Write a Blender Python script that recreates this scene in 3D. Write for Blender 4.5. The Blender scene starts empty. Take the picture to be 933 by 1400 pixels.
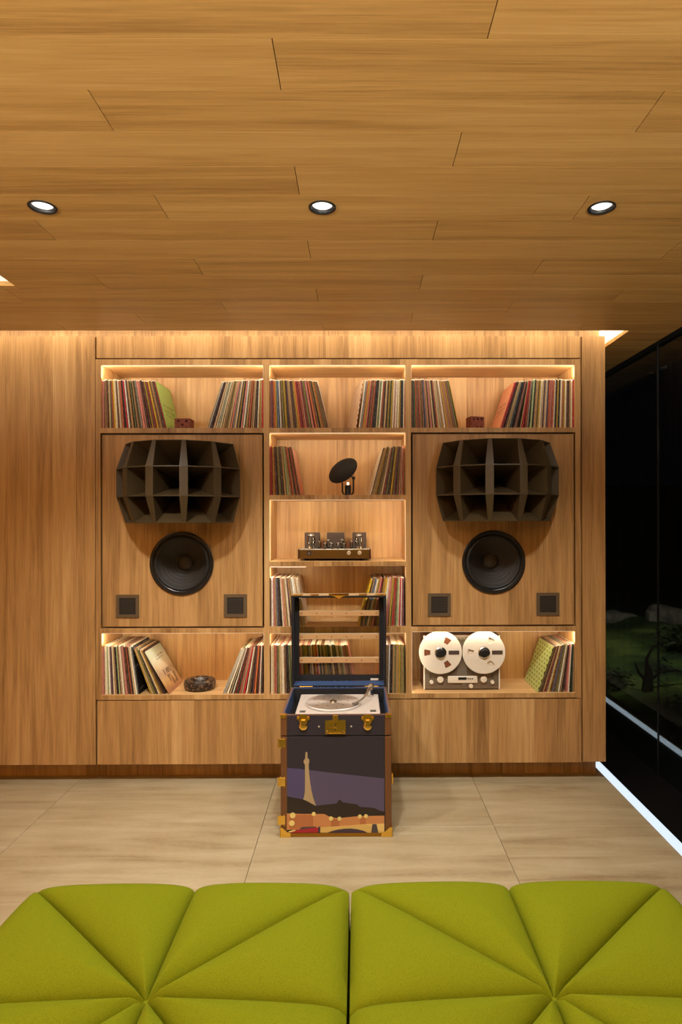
import bpy, bmesh, math, random
from mathutils import Vector, Matrix
random.seed(11)
C = bpy.context.scene.collection
R = math.radians

# ------------------------------------------------------------------ camera, world, big lights, exposure
F_PX, PSI, RHO, PX0, PY0, EYE = 860.0, .0070, .0022, 494.0, 711.0, 1.68
cam_d = bpy.data.cameras.new('camera'); cam = bpy.data.objects.new('camera', cam_d); C.objects.link(cam)
cam_d.sensor_fit = 'VERTICAL'; cam_d.sensor_height = 36; cam_d.sensor_width = 24
cam_d.lens = F_PX / 1400 * 36
cam_d.shift_x = -(PX0 - 466.5) / 1400; cam_d.shift_y = (PY0 - 700) / 1400
r0 = Vector((math.cos(PSI), -math.sin(PSI), 0)); u0 = Vector((0, 0, 1)); fw = Vector((math.sin(PSI), math.cos(PSI), 0))
RX = r0 * math.cos(RHO) - u0 * math.sin(RHO); UX = u0 * math.cos(RHO) + r0 * math.sin(RHO)
M3 = Matrix((RX, UX, -fw)).transposed()
cam.matrix_world = Matrix.Translation((0, 0, EYE)) @ M3.to_4x4()
cam_d.clip_start = .02
bpy.context.scene.camera = cam

def at(px, py, Y):                       # photograph pixel -> point on the plane y = Y
    d = RX * ((px - PX0) / F_PX) - UX * ((py - PY0) / F_PX) + fw
    return Vector((0, 0, EYE)) + d * (Y / d.y)

W = bpy.data.worlds.new('night'); bpy.context.scene.world = W; W.use_nodes = True
W.node_tree.nodes['Background'].inputs[0].default_value = (.010, .013, .02, 1)
W.node_tree.nodes['Background'].inputs[1].default_value = .12
vs = bpy.context.scene.view_settings
vs.view_transform = 'Standard'; vs.look = 'None'; vs.gamma = 1; vs.use_curve_mapping = False
vs.exposure = 0.06
bpy.context.scene.cycles.max_bounces = 10
bpy.context.scene.cycles.diffuse_bounces = 6
bpy.context.scene.cycles.sample_clamp_indirect = 4
bpy.context.scene.cycles.caustics_reflective = False
bpy.context.scene.cycles.caustics_refractive = False

WARM = (1, .90, .69); WHITE = (1, .985, .93)
P_DOWN, P_DOWN_REAR, P_CELL, P_COVE, P_COVE2, P_FILL = (158, 85, 78), (0, 16, 40), .66, 9.3, 5, 340
CEIL = 2.83

def aim(o, d):
    o.rotation_euler = Vector(d).to_track_quat('-Z', 'Y').to_euler()
def area(name, loc, d, sx, sy, w, col, up=None):
    l = bpy.data.lights.new(name, 'AREA'); l.shape = 'RECTANGLE'; l.size = sx; l.size_y = sy; l.energy = w; l.color = col
    o = bpy.data.objects.new(name, l); C.objects.link(o); o.location = loc
    z = -Vector(d).normalized(); x = Vector(up or (1, 0, 0)); x = (x - z * x.dot(z)).normalized(); y = z.cross(x)
    o.rotation_euler = Matrix((x, y, z)).transposed().to_euler()
    return o
def spot(name, loc, w, ang, blend=.25, col=WHITE, d=(0, 0, -1), r=.03):
    l = bpy.data.lights.new(name, 'SPOT'); l.energy = w; l.spot_size = R(ang); l.spot_blend = blend; l.color = col; l.shadow_soft_size = r
    o = bpy.data.objects.new(name, l); C.objects.link(o); o.location = loc; aim(o, d)
    return o
DOWN_X = (-1.149, -.124, .906); DOWN_Y = (2.312, .32, -1.68)
for j, y in enumerate(DOWN_Y):
    for x in DOWN_X:
        if j == 0:                        # tilted beam towards the wall, and the wide spill of the same lamp
            spot('downlight_beam', (x, y, CEIL - .012), P_DOWN[DOWN_X.index(x)], 72, 1.0, d=(0, .62, -1), r=.08)
            spot('downlight_spill', (x, y, CEIL - .012), 94, 150, 1.0, r=.05)
        else: spot('downlight_lamp', (x, y, CEIL - .012), P_DOWN_REAR[j], 128, 1.0, r=.05)
FILL_UPLIGHTS = ((-2.3, -.8), (1.35, -.9), (-.7, -2.4))  # unseen lamps added behind the view to brighten the ceiling
for x, y in FILL_UPLIGHTS: spot('fill_uplight_lamp', (x, y, 1.86), P_FILL, 150, .3, (1, .96, .88), (0, .29, 1), .08)
area('cove_light', (-.9, 3.865, 2.965), (0, .75, -.6), 5.0, .03, P_COVE, WARM)
area('cove_end_light', (1.61, 4.12, 2.985), (0, .1, -1), .06, .5, 2.0, WARM)
area('ceiling_slot_light', (-2.65, 2.93, 2.985), (0, .05, -1), 1.8, .12, P_COVE2, WARM)

# ------------------------------------------------------------------ helpers
def lin(c):
    return tuple(((v / 255) / 12.92 if v / 255 <= .04045 else ((v / 255 + .055) / 1.055) ** 2.4) for v in c) + (1,)
def mat(name, col=(128, 128, 128), rough=.5, metal=0, spec=.5, emit=None, strength=0, sheen=0, coat=0):
    m = bpy.data.materials.new(name); m.use_nodes = True; b = m.node_tree.nodes['Principled BSDF']
    b.inputs['Base Color'].default_value = lin(col); b.inputs['Roughness'].default_value = rough; b.inputs['Metallic'].default_value = metal
    b.inputs['Specular IOR Level'].default_value = spec; b.inputs['Sheen Weight'].default_value = sheen; b.inputs['Coat Weight'].default_value = coat
    if emit: b.inputs['Emission Color'].default_value = tuple(emit) + (1,); b.inputs['Emission Strength'].default_value = strength
    return m
class N:                                 # tiny node-graph writer
    def __init__(s, m): s.t = m.node_tree; s.b = s.t.nodes['Principled BSDF']
    def n(s, kind, **kw):
        o = s.t.nodes.new(kind)
        for k, v in kw.items():
            if k in ('op', 'operation'): o.operation = v
            elif hasattr(o, k) and not k[0].isupper(): setattr(o, k, v)
        return o
    def l(s, a, b): s.t.links.new(a, b)
    def math(s, op, a, b=None, c=None):
        o = s.t.nodes.new('ShaderNodeMath'); o.operation = op
        for i, v in enumerate((a, b, c)):
            if v is None: continue
            if isinstance(v, (int, float)): o.inputs[i].default_value = v
            else: s.l(v, o.inputs[i])
        return o.outputs[0]
    def ramp(s, fac, stops):
        o = s.t.nodes.new('ShaderNodeValToRGB'); e = o.color_ramp.elements
        while len(e) < len(stops): e.new(.5)
        for k, (p, c) in enumerate(stops): e[k].position = p; e[k].color = lin(c) if len(c) == 3 else c
        s.l(fac, o.inputs[0]); return o.outputs[0]
    def noise(s, vec, scale, detail=4, rough=.55, dist=0):
        o = s.t.nodes.new('ShaderNodeTexNoise'); o.inputs['Scale'].default_value = scale; o.inputs['Detail'].default_value = detail
        o.inputs['Roughness'].default_value = rough; o.inputs['Distortion'].default_value = dist
        if vec is not None: s.l(vec, o.inputs['Vector'])
        return o.outputs['Fac']
    def mapping(s, vec, scale=(1, 1, 1), loc=None):
        o = s.t.nodes.new('ShaderNodeMapping'); o.inputs['Scale'].default_value = scale
        s.l(vec, o.inputs['Vector'])
        if loc is not None: s.l(loc, o.inputs['Location'])
        return o.outputs[0]
    def mix(s, fac, a, b, blend='MIX'):
        o = s.t.nodes.new('ShaderNodeMix'); o.data_type = 'RGBA'; o.blend_type = blend
        for i, v in ((0, fac), (6, a), (7, b)):
            if isinstance(v, (int, float)): o.inputs[i].default_value = v
            elif isinstance(v, tuple): o.inputs[i].default_value = v
            else: s.l(v, o.inputs[i])
        return o.outputs[2]
    def rnd(s):
        o = s.t.nodes.new('ShaderNodeObjectInfo'); return o.outputs['Random']
    def obj(s):
        return s.t.nodes.new('ShaderNodeTexCoord').outputs['Object']
    def bump(s, h, strength=.2, dist=.01):
        o = s.t.nodes.new('ShaderNodeBump'); o.inputs['Strength'].default_value = strength; o.inputs['Distance'].default_value = dist
        s.l(h, o.inputs['Height']); s.l(o.outputs[0], s.b.inputs['Normal'])

def wood(name, axis, dark, mid, light, stave=0, rough=.42, tone=.0, offset=True, figure=22):
    m = mat(name, mid, rough, spec=.35); g = N(m)
    co = g.obj()
    loc = None
    if offset:
        cv = g.t.nodes.new('ShaderNodeCombineXYZ'); r = g.rnd()
        g.l(g.math('MULTIPLY', r, 37.0), cv.inputs[0]); g.l(g.math('MULTIPLY', r, 53.0), cv.inputs[1]); g.l(g.math('MULTIPLY', r, 71.0), cv.inputs[2]); loc = cv.outputs[0]
    st = [1.0, 1.0, 1.0]; st['XYZ'.index(axis)] = .045
    st2 = [1.0, 1.0, 1.0]; st2['XYZ'.index(axis)] = .02
    v1 = g.mapping(co, tuple(st), loc); v2 = g.mapping(co, tuple(st2), loc)
    if stave:                                            # veneer leaves: each has its own figure
        sx = g.t.nodes.new('ShaderNodeSeparateXYZ'); g.l(co, sx.inputs[0])
        wn = g.t.nodes.new('ShaderNodeTexWhiteNoise'); wn.noise_dimensions = '1D'
        g.l(g.math('FLOOR', g.math('MULTIPLY', g.math('ADD', sx.outputs[1 if axis == 'X' else 0], 7.3), 1 / stave)), wn.inputs['W'])
        ad = g.t.nodes.new('ShaderNodeVectorMath'); ad.operation = 'MULTIPLY_ADD'; ad.inputs[1].default_value = (9, 9, 9)
        g.l(wn.outputs['Color'], ad.inputs[0]); g.l(v1, ad.inputs[2]); v1 = ad.outputs[0]
    a = g.noise(v1, figure, 5, .6, 1.1); b = g.noise(v2, 210, 3, .6, .2); c = g.noise(v1, 5, 2, .5, .5)
    f = g.math('ADD', g.math('MULTIPLY', a, .5), g.math('ADD', g.math('MULTIPLY', b, .32), g.math('MULTIPLY', c, .18)))
    if stave: f = g.math('ADD', f, g.math('MULTIPLY', g.math('SUBTRACT', wn.outputs['Value'], .5), .17))
    if tone: f = g.math('ADD', f, g.math('MULTIPLY', g.math('SUBTRACT', g.rnd(), .5), tone))
    col = g.ramp(f, ((.30, dark), (.5, mid), (.70, light)))
    g.l(col, g.b.inputs['Base Color']); g.bump(f, .05, .003)
    return m

def new(name, bm, mats, parent=None, smooth=False, root=None, kind=None, label=None):
    me = bpy.data.meshes.new(name)
    rl = root
    if parent is not None and rl is None:
        p = parent
        while p.parent is not None: p = p.parent
        rl = p.location
    if rl is not None: bmesh.ops.translate(bm, verts=bm.verts, vec=-Vector(rl))
    bmesh.ops.recalc_face_normals(bm, faces=bm.faces)
    if smooth:
        for f in bm.faces: f.smooth = True
    bm.to_mesh(me); bm.free()
    if smooth:
        try: me.set_sharp_from_angle(angle=R(38))
        except Exception: pass
    for m in (mats if isinstance(mats, (list, tuple)) else [mats]): me.materials.append(m)
    o = bpy.data.objects.new(name, me); C.objects.link(o)
    if parent is not None: o.parent = parent
    if kind: o['kind'] = kind
    if label: o['label'] = label
    return o
def tag(o, label, cat, group=None, kind=None):
    o['label'] = label; o['category'] = cat
    if group: o['group'] = group
    if kind: o['kind'] = kind
    return o
def thing(name, label, cat, loc, group=None):
    o = bpy.data.objects.new(name, None); C.objects.link(o); o.location = loc; o.empty_display_size = .05
    return tag(o, label, cat, group)
def struct(name, bm, m, parent=None, smooth=False, label=None, cat=None):
    o = new(name, bm, m, parent, smooth)
    if parent is None: o['kind'] = 'structure'
    if label: o['label'] = label
    if cat: o['category'] = cat
    return o
def root_struct(name, label=None):
    o = bpy.data.objects.new(name, None); C.objects.link(o); o['kind'] = 'structure'
    if label: o['label'] = label
    return o
def copy_tree(o, parent=None):
    c = o.copy(); C.objects.link(c)
    if parent is not None: c.parent = parent
    for ch in list(o.children): copy_tree(ch, c)
    return c
def B(): return bmesh.new()
def box(bm, x0, x1, y0, y1, z0, z1, mi=0, mtx=None):
    vs_ = [bm.verts.new((x, y, z)) for z in (z0, z1) for y in (y0, y1) for x in (x0, x1)]
    if mtx is not None:
        for v in vs_: v.co = mtx @ v.co
    for q in ((0, 2, 3, 1), (4, 5, 7, 6), (0, 1, 5, 4), (2, 6, 7, 3), (0, 4, 6, 2), (1, 3, 7, 5)):
        f = bm.faces.new([vs_[i] for i in q]); f.material_index = mi
    return bm
def rbox(bm, x0, x1, y0, y1, z0, z1, r, seg=2, mi=0):        # box with rounded edges
    t = bmesh.new(); box(t, x0, x1, y0, y1, z0, z1)
    bmesh.ops.bevel(t, geom=list(t.edges), offset=r, segments=seg, profile=.5, affect='EDGES')
    for f in t.faces: f.material_index = mi
    me = bpy.data.meshes.new('tmp'); t.to_mesh(me); t.free(); n0 = len(bm.faces); bm.from_mesh(me); bpy.data.meshes.remove(me)
    bm.faces.ensure_lookup_table()
    for f in bm.faces[n0:]: f.material_index = mi
    return bm
def bx(x0, x1, y0, y1, z0, z1, r=0):
    return rbox(B(), x0, x1, y0, y1, z0, z1, r) if r else box(B(), x0, x1, y0, y1, z0, z1)
def lathe(bm, prof, n=32, mtx=None, mi=0, close=False):       # profile of (r, h) about local z
    rings = []
    for r, h in prof:
        if r < 1e-6: rings.append([bm.verts.new((0, 0, h))])
        else: rings.append([bm.verts.new((r * math.cos(2 * math.pi * k / n), r * math.sin(2 * math.pi * k / n), h)) for k in range(n)])
    allv = [v for q in rings for v in q]
    if mtx is not None:
        for v in allv: v.co = mtx @ v.co
    pairs = list(zip(rings, rings[1:])) + ([(rings[-1], rings[0])] if close else [])
    for a, b in pairs:
        for k in range(n):
            k2 = (k + 1) % n
            q = ([a[k], a[k2], b[k2], b[k]] if len(a) > 1 and len(b) > 1 else [a[0], b[k2], b[k]] if len(a) == 1 and len(b) > 1 else [a[k], a[k2], b[0]] if len(a) > 1 else None)
            if q: f = bm.faces.new(q); f.material_index = mi
    return bm
def frame_to(loc, z, x=None):                                   # matrix with local z along z
    z = Vector(z).normalized(); x = Vector(x or ((1, 0, 0) if abs(z.x) < .9 else (0, 1, 0))); x = (x - z * x.dot(z)).normalized(); y = z.cross(x)
    m = Matrix((x, y, z)).transposed().to_4x4(); m.translation = Vector(loc); return m
FRONT = lambda x, y, z: frame_to((x, y, z), (0, -1, 0), (1, 0, 0))   # local z towards the viewer side
UP = lambda x, y, z: Matrix.Translation((x, y, z))
def tube(bm, pts, r, n=8, mi=0):
    pts = [Vector(p) for p in pts]; rings = []
    for i, p in enumerate(pts):
        t = (pts[min(i + 1, len(pts) - 1)] - pts[max(i - 1, 0)]).normalized()
        m = frame_to(p, t); rr = r[i] if isinstance(r, (list, tuple)) else r
        rings.append([bm.verts.new(m @ Vector((rr * math.cos(2 * math.pi * k / n), rr * math.sin(2 * math.pi * k / n), 0))) for k in range(n)])
    for a, b in zip(rings, rings[1:]):
        for k in range(n): f = bm.faces.new([a[k], a[(k + 1) % n], b[(k + 1) % n], b[k]]); f.material_index = mi
    for q in (rings[0][::-1], rings[-1]): f = bm.faces.new(q); f.material_index = mi
    return bm
def holed(bm, u0, u1, v0, v1, cu, cv, r, to3, depth, n=48):     # plate with a round hole; to3(u, v, d) gives the point at depth d
    ang = sorted(set([2 * math.pi * k / n for k in range(n)] + [math.atan2(b - cv, a - cu) % (2 * math.pi) for a in (u0, u1) for b in (v0, v1)]))
    ins, outs, deep = [], [], []
    for a in ang:
        c, s = math.cos(a), math.sin(a)
        t = min([(u1 - cu) / c if c > 1e-9 else 1e9, (u0 - cu) / c if c < -1e-9 else 1e9, (v1 - cv) / s if s > 1e-9 else 1e9, (v0 - cv) / s if s < -1e-9 else 1e9])
        ins.append(bm.verts.new(to3(cu + r * c, cv + r * s, 0))); outs.append(bm.verts.new(to3(cu + t * c, cv + t * s, 0)))
        deep.append(bm.verts.new(to3(cu + r * c, cv + r * s, depth)))
    od = [bm.verts.new(to3(0, 0, 0)) for _ in outs]
    for o_, d_ in zip(outs, od): d_.co = o_.co + (Vector(to3(0, 0, depth)) - Vector(to3(0, 0, 0)))
    m = len(ang)
    for k in range(m):
        j = (k + 1) % m
        bm.faces.new([ins[k], ins[j], outs[j], outs[k]]); bm.faces.new([ins[k], deep[k], deep[j], ins[j]])
        bm.faces.new([outs[k], outs[j], od[j], od[k]]); bm.faces.new([deep[k], od[k], od[j], deep[j]])
    return bm
def prism(bm, poly, y0, y1, mi=0):                              # polygon of (x, z) given depth from y0 to y1
    a = [bm.verts.new((x, y0, z)) for x, z in poly]; b = [bm.verts.new((x, y1, z)) for x, z in poly]
    fs = [bm.faces.new(a), bm.faces.new(b[::-1])]
    n = len(poly)
    for k in range(n): fs.append(bm.faces.new([a[k], b[k], b[(k + 1) % n], a[(k + 1) % n]]))
    for f in fs: f.material_index = mi
    return bm
def ordinal(n):
    ones = ['', 'first', 'second', 'third', 'fourth', 'fifth', 'sixth', 'seventh', 'eighth', 'ninth', 'tenth', 'eleventh', 'twelfth', 'thirteenth', 'fourteenth', 'fifteenth', 'sixteenth', 'seventeenth', 'eighteenth', 'nineteenth']
    tens = {2: 'twenty', 3: 'thirty', 4: 'forty', 5: 'fifty', 6: 'sixty', 7: 'seventy'}
    if n < 20: return ones[n]
    return tens[n // 10][:-1] + 'ieth' if n % 10 == 0 else tens[n // 10] + '-' + ones[n % 10]

# ------------------------------------------------------------------ materials
OAK = ((124, 88, 50), (178, 135, 83), (206, 167, 113))
M_wall = wood('oak_veneer_wall', 'Z', *OAK, stave=.145, offset=False)
M_shelf = wood('oak_veneer_shelving', 'Z', *OAK, stave=.11)
M_cell = wood('pale_oak_shelf_lining', 'Z', (158, 114, 68), (202, 158, 104), (224, 184, 128), stave=.13, offset=False)
M_shelftop = wood('pale_oak_board', 'X', (168, 124, 76), (206, 164, 110), (226, 188, 132))
M_ceil = wood('oak_ceiling_plank', 'X', (142, 103, 52), (183, 140, 77), (202, 162, 98), tone=.09, figure=16)
M_dark = mat('shadow_gap_black', (24, 16, 11), .8)
M_white = mat('white_paint', (235, 228, 214), .8)
M_led = mat('warm_led', (255, 240, 220), .5, emit=(1, .80, .55), strength=.42)
M_led_cool = mat('cool_led', (40, 42, 44), .5, emit=(.74, .86, 1), strength=1.0)
M_black = mat('matt_black', (16, 14, 13), .5)
M_blacks = mat('satin_black', (22, 19, 17), .32)
M_horn = mat('horn_lacquer', (66, 52, 31), .42, spec=.4); M_throat_shade = mat('throat_shade', (5, 4, 3), .9, spec=.1)  # the near-black ends paint in the shade deep inside the horn cells
M_brass = mat('polished_brass', (248, 206, 100), .27, 1)
M_chrome = mat('chrome', (215, 212, 205), .16, 1)
M_alu = mat('brushed_aluminium', (205, 200, 190), .33, 1)
M_grey = mat('grey_enamel', (118, 108, 96), .45)
M_cream = mat('cream_lacquer', (226, 215, 196), .4)

def stone_mat():
    m = mat('beige_stone', (205, 178, 136), .34, spec=.4); g = N(m); co = g.obj()
    cv = g.t.nodes.new('ShaderNodeCombineXYZ'); r = g.rnd(); g.l(g.math('MULTIPLY', r, 31.), cv.inputs[0]); g.l(g.math('MULTIPLY', r, 47.), cv.inputs[1])
    v = g.mapping(co, (.35, 3.2, 1), cv.outputs[0])
    a = g.noise(v, 3.2, 6, .6, .6); b = g.noise(g.mapping(co, (1, 5, 1), cv.outputs[0]), 28, 4, .6, .3); c = g.noise(co, 3, 3)
    f = g.math('ADD', g.math('MULTIPLY', a, .62), g.math('ADD', g.math('MULTIPLY', b, .2), g.math('MULTIPLY', c, .18)))
    g.l(g.ramp(f, ((.32, (128, 107, 76)), (.45, (162, 145, 112)), (.6, (178, 163, 132)), (.75, (192, 179, 152)))), g.b.inputs['Base Color'])
    g.l(g.math('ADD', .26, g.math('MULTIPLY', b, .22)), g.b.inputs['Roughness'])
    return m
M_stone = stone_mat()
def fabric(name, base, light, scale=900):
    m = mat(name, base, .9, spec=.15, sheen=0); g = N(m); co = g.obj()
    vo = g.t.nodes.new('ShaderNodeTexVoronoi'); vo.inputs['Scale'].default_value = scale; g.l(co, vo.inputs['Vector'])
    n1 = g.noise(co, 260, 3, .6); d = vo.outputs['Distance']
    f = g.math('ADD', g.math('MULTIPLY', d, .6), g.math('MULTIPLY', n1, .5))
    g.l(g.ramp(f, ((.25, light), (.75, base))), g.b.inputs['Base Color']); g.bump(g.math('MULTIPLY', f, -1), .35, .002)
    return m
M_felt = fabric('chartreuse_wool', (113, 122, 9), (131, 140, 15), 420)
def thin_glass(name, tint=(1, 1, 1, 1), refl=1.0):
    m = bpy.data.materials.new(name); m.use_nodes = True; t = m.node_tree; t.nodes.clear()
    o = t.nodes.new('ShaderNodeOutputMaterial'); mx = t.nodes.new('ShaderNodeMixShader'); tr = t.nodes.new('ShaderNodeBsdfTransparent'); gl = t.nodes.new('ShaderNodeBsdfGlossy'); fr = t.nodes.new('ShaderNodeFresnel')
    fr.inputs[0].default_value = 1.45; gl.inputs['Roughness'].default_value = .02; tr.inputs[0].default_value = tint
    mu = t.nodes.new('ShaderNodeMath'); mu.operation = 'MULTIPLY'; mu.inputs[1].default_value = refl
    t.links.new(fr.outputs[0], mu.inputs[0]); t.links.new(mu.outputs[0], mx.inputs[0]); t.links.new(tr.outputs[0], mx.inputs[1]); t.links.new(gl.outputs[0], mx.inputs[2]); t.links.new(mx.outputs[0], o.inputs[0])
    return m
M_glass = thin_glass('window_glass', (.86, .9, .88, 1), .6)
M_pane = thin_glass('lid_glass', (.97, .97, .96, 1), 1)
M_tube = thin_glass('valve_glass', (.97, .96, .94, 1), 3.2)

# ------------------------------------------------------------------ setting: floor
WALL = 4.02
floor = root_struct('floor', 'pale beige stone tiled floor with long horizontal streaks')
new('subfloor', bx(-3.7, 1.99, -3.6, 7.2, -.06, -.012), mat('grout', (96, 78, 56), .9), floor)
cols = [(-3.6, -1.802), (-1.8, -.5255), (-.5235, .7485), (.7505, 1.620)]
for i, (x0, x1) in enumerate(cols):
    ys = {0: [-3.5, -1.0, 1.5, 7.1], 1: [-3.5, -.3, 2.25, 4.75, 7.1], 2: [-3.5, -1.65, .9, 3.445, 5.99, 7.1], 3: [-3.5, -1.65, .9, 3.445, 5.99, 7.1]}[i]
    for y0, y1 in zip(ys, ys[1:]):
        new('tile', rbox(B(), x0, x1, y0 + .0012, y1 - .0012, -.012, 0, .0012, 1), M_stone, floor)
led = struct('trim_1', bx(1.626, 1.677, -3.5, 7.1, -.01, .006), M_led_cool)
tag(led, 'glowing white light strip set into the floor along the window', 'light strip', kind='structure')
M_granite = mat('black_granite', (14, 12, 11), .38, spec=.4)
struct('trim_2', bx(1.679, 1.99, -3.5, 7.1, -.05, 0), M_granite, label='black stone strip between the floor light and window')

# ------------------------------------------------------------------ setting: ceiling of planks
ceiling = root_struct('ceiling', 'oak plank ceiling with staggered joints')
PW, P0, TH = .18112, 1.503, .022
CX0, CX1 = -3.6, 1.945
def plank(x0, x1, y0, y1):
    g = .0008; x0 += .0012; x1 -= .0012; y0 += g; y1 -= g
    hx = [(dx, dy) for dx in DOWN_X for dy in DOWN_Y if x0 < dx < x1 and y0 < dy < y1]
    bm = B()
    if hx:
        xs = [x0] + [(a[0] + b[0]) / 2 for a, b in zip(hx, hx[1:])] + [x1]
        for (dx, dy), a, b in zip(hx, xs, xs[1:]): holed(bm, a, b, y0, y1, dx, dy, .047, lambda u, v, d: (u, v, CEIL + d), TH)
    else: box(bm, x0, x1, y0, y1, CEIL, CEIL + TH)
    new('plank', bm, M_ceil, ceiling)
for k in range(-28, 31):
    y0 = P0 + k * PW; y1 = y0 + PW
    if k == 12: y1 = 3.819
    segs = [(CX0, CX1, y0, y1)]
    if k == 7: segs = [(-1.671, CX1, y0, y1)]
    if k == 8: segs = [(CX0, -1.671, 3.088, y1), (-1.671, CX1, y0, y1)]
    if k >= 13: segs = [(1.662, CX1, y0, y1)] if y0 < 4.9 else [(CX0, CX1, y0, y1)]
    if k == 12: segs.append((1.662, CX1, 3.819, P0 + 13 * PW))
    js = sorted(j for j in [-.2 - .515 * k + 1.545 * q for q in range(-30, 30)] if CX0 < j < CX1)
    if k < 0: js = [j for j in js if -2.6 < j]
    for a, b, c, d in segs:
        cut = [a] + [j for j in js if a + .1 < j < b - .1] + [b]
        for x0, x1 in zip(cut, cut[1:]): plank(x0, x1, c, d)
# white light coves above the slots, and a plain deck over the planks
cv = B()
for (x0, x1, y0, y1) in ((CX0, -1.671, 2.771, 3.088),):
    box(cv, x0 - .02, x1 + .02, y0 - .02, y0, CEIL + TH, 3.0); box(cv, x0 - .02, x1 + .02, y1, y1 + .02, CEIL + TH, 3.0)
    box(cv, x1, x1 + .02, y0, y1, CEIL + TH, 3.0); box(cv, x0 - .02, x1 + .02, y0 - .02, y1 + .02, 3.0, 3.02)
box(cv, CX0, 1.70, 3.80, 3.819, CEIL + TH, 3.0); box(cv, 1.662, 1.70, 3.819, 4.94, CEIL + TH, 3.0); box(cv, CX0, 1.70, 3.80, 4.96, 3.0, 3.02); box(cv, 1.56, 1.70, 4.86, 4.94, CEIL + TH, 3.0)
new('light_cove', cv, M_white, ceiling)
dk = B(); box(dk, CX0, 2.05, -3.6, 2.73, CEIL + TH + .14, 3.0); box(dk, CX0, 2.05, 3.12, 3.79, CEIL + TH + .02, 3.0); box(dk, -1.6, 2.05, 2.73, 3.12, CEIL + TH + .02, 3.0); box(dk, 1.71, 2.05, 3.79, 7.2, CEIL + TH + .02, 3.0); box(dk, CX0, 1.71, 4.98, 7.2, CEIL + TH + .02, 3.0)
new('ceiling_deck', dk, M_dark, ceiling)
struct('trim_3', bx(CX1 + .002, 2.03, -3.5, 7.1, CEIL - .005, CEIL + .04), M_black, label='black head track of the window')

# ------------------------------------------------------------------ setting: walls
struct('wall_back', bx(-3.6, 1.43, 4.42, 7.05, .13, 3.0), M_wall, label='oak clad wall core behind the shelving')
t5 = root_struct('trim_5', 'tall plain oak panel on the wall beside the shelving')
new('panel', bx(-3.6, -1.668, WALL, WALL + .025, .125, 2.855), M_wall, t5)
new('panel_core', bx(-3.6, -1.67, WALL + .0255, 4.4, .14, 3.0), M_wall, t5)
t6 = root_struct('trim_6', 'oak header panel above the shelving')
new('header_panel', bx(-1.656, 1.436, WALL, WALL + .025, 2.716, 2.855), M_wall, t6)
new('header_core', bx(-1.669, 1.435, WALL + .0255, 4.4, 2.725, 3.0), M_wall, t6)
t7 = root_struct('trim_7', 'narrow tall oak end panel next to the window')
new('end_panel', bx(1.447, 1.594, WALL, WALL + .025, .128, 2.855), M_wall, t7)
new('end_core', bx(1.437, 1.566, WALL + .0255, 7.05, .132, 3.0), M_wall, t7)
bb = struct('baseboard_back', bx(-3.6, 1.582, 4.16, 4.19, 0, .13), M_wall, label='recessed oak plinth at the foot of the wall')
struct('wall_left', bx(-3.7, -3.6, -3.6, 5, 0, 3), M_wall)
struct('wall_front', bx(-3.7, 2.05, -3.6, -3.5, 0, 3), mat('warm_plaster', (206, 186, 152), .9))
struct('wall_end', bx(-3.7, 2.05, 7.1, 7.2, 0, 3), M_dark)
# window wall
win = root_struct('window_1', 'floor to ceiling glazing with a dark night garden behind')
GX = 1.986
ys = [-3.4, -.6, 1.7, 4.135, 6.6, 7.1]
for a, b in zip(ys, ys[1:]):
    new('pane', bx(GX, GX + .002, a + .006, b - .006, .0, CEIL), M_glass, win)
    new('joint', bx(GX - .003, GX + .006, b - .005, b + .005, .0, CEIL), M_black, win)

# ------------------------------------------------------------------ shelving wall unit
UX0, UX1 = -1.664, 1.434
unit = thing('wall_shelving', 'built-in oak shelving with lit compartments across the back wall', 'shelving', (-.12, WALL, .53))
ups = [(UX0, -1.634), (-.592, -.560), (.316, .348), (1.403, UX1)]
BACK = WALL + .365
for x0, x1 in ups: new('upright', bx(x0, x1, WALL, BACK, .537, 2.708), M_shelf, unit)
cells = dict(TL=(-1.634, -.592, 2.270, 2.672), TC=(-.560, .316, 2.270, 2.672), TR=(.348, 1.403, 2.270, 2.672),
             C2=(-.560, .316, 1.841, 2.239), C3=(-.560, .316, 1.416, 1.811), C4=(-.560, .316, .999, 1.386), C5=(-.560, .316, .567, .958),
             BL=(-1.634, -.592, .567, .962), BR=(.348, 1.403, .570, .966))
def shelf(x0, x1, z0, z1):
    bm = B(); box(bm, x0, x1, WALL, BACK, z0, z1); bm.faces.ensure_lookup_table()
    for f in bm.faces:
        f.normal_update()
        if abs(f.normal.z) > .9: f.material_index = 1
    new('shelf_board', bm, [M_shelf, M_shelftop], unit)
for x0, x1 in ((-1.634, -.592), (-.560, .316), (.348, 1.403)):
    shelf(x0, x1, 2.672, 2.708)
    new('back_panel', bx(x0, x1, BACK, BACK + .012, .537, 2.70), M_cell, unit)
shelf(-1.634, -.592, 2.238, 2.270); shelf(.348, 1.403, 2.240, 2.270)
shelf(-1.634, -.592, .962, .992); shelf(.348, 1.403, .966, .996)
shelf(-1.634, -.592, .537, .567); shelf(.348, 1.403, .540, .570)
for z0, z1 in ((2.239, 2.270), (1.811, 1.841), (1.386, 1.416), (.958, .999), (.537, .567)): shelf(-.560, .316, z0, z1)
# lining of the compartment sides
for k, (x0, x1, z0, z1) in cells.items():
    for a_, b_ in ((x0, x0 + .003), (x1 - .003, x1)): new('side_lining', bx(a_, b_, WALL + .003, BACK, z0, z1), M_cell, unit)
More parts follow.
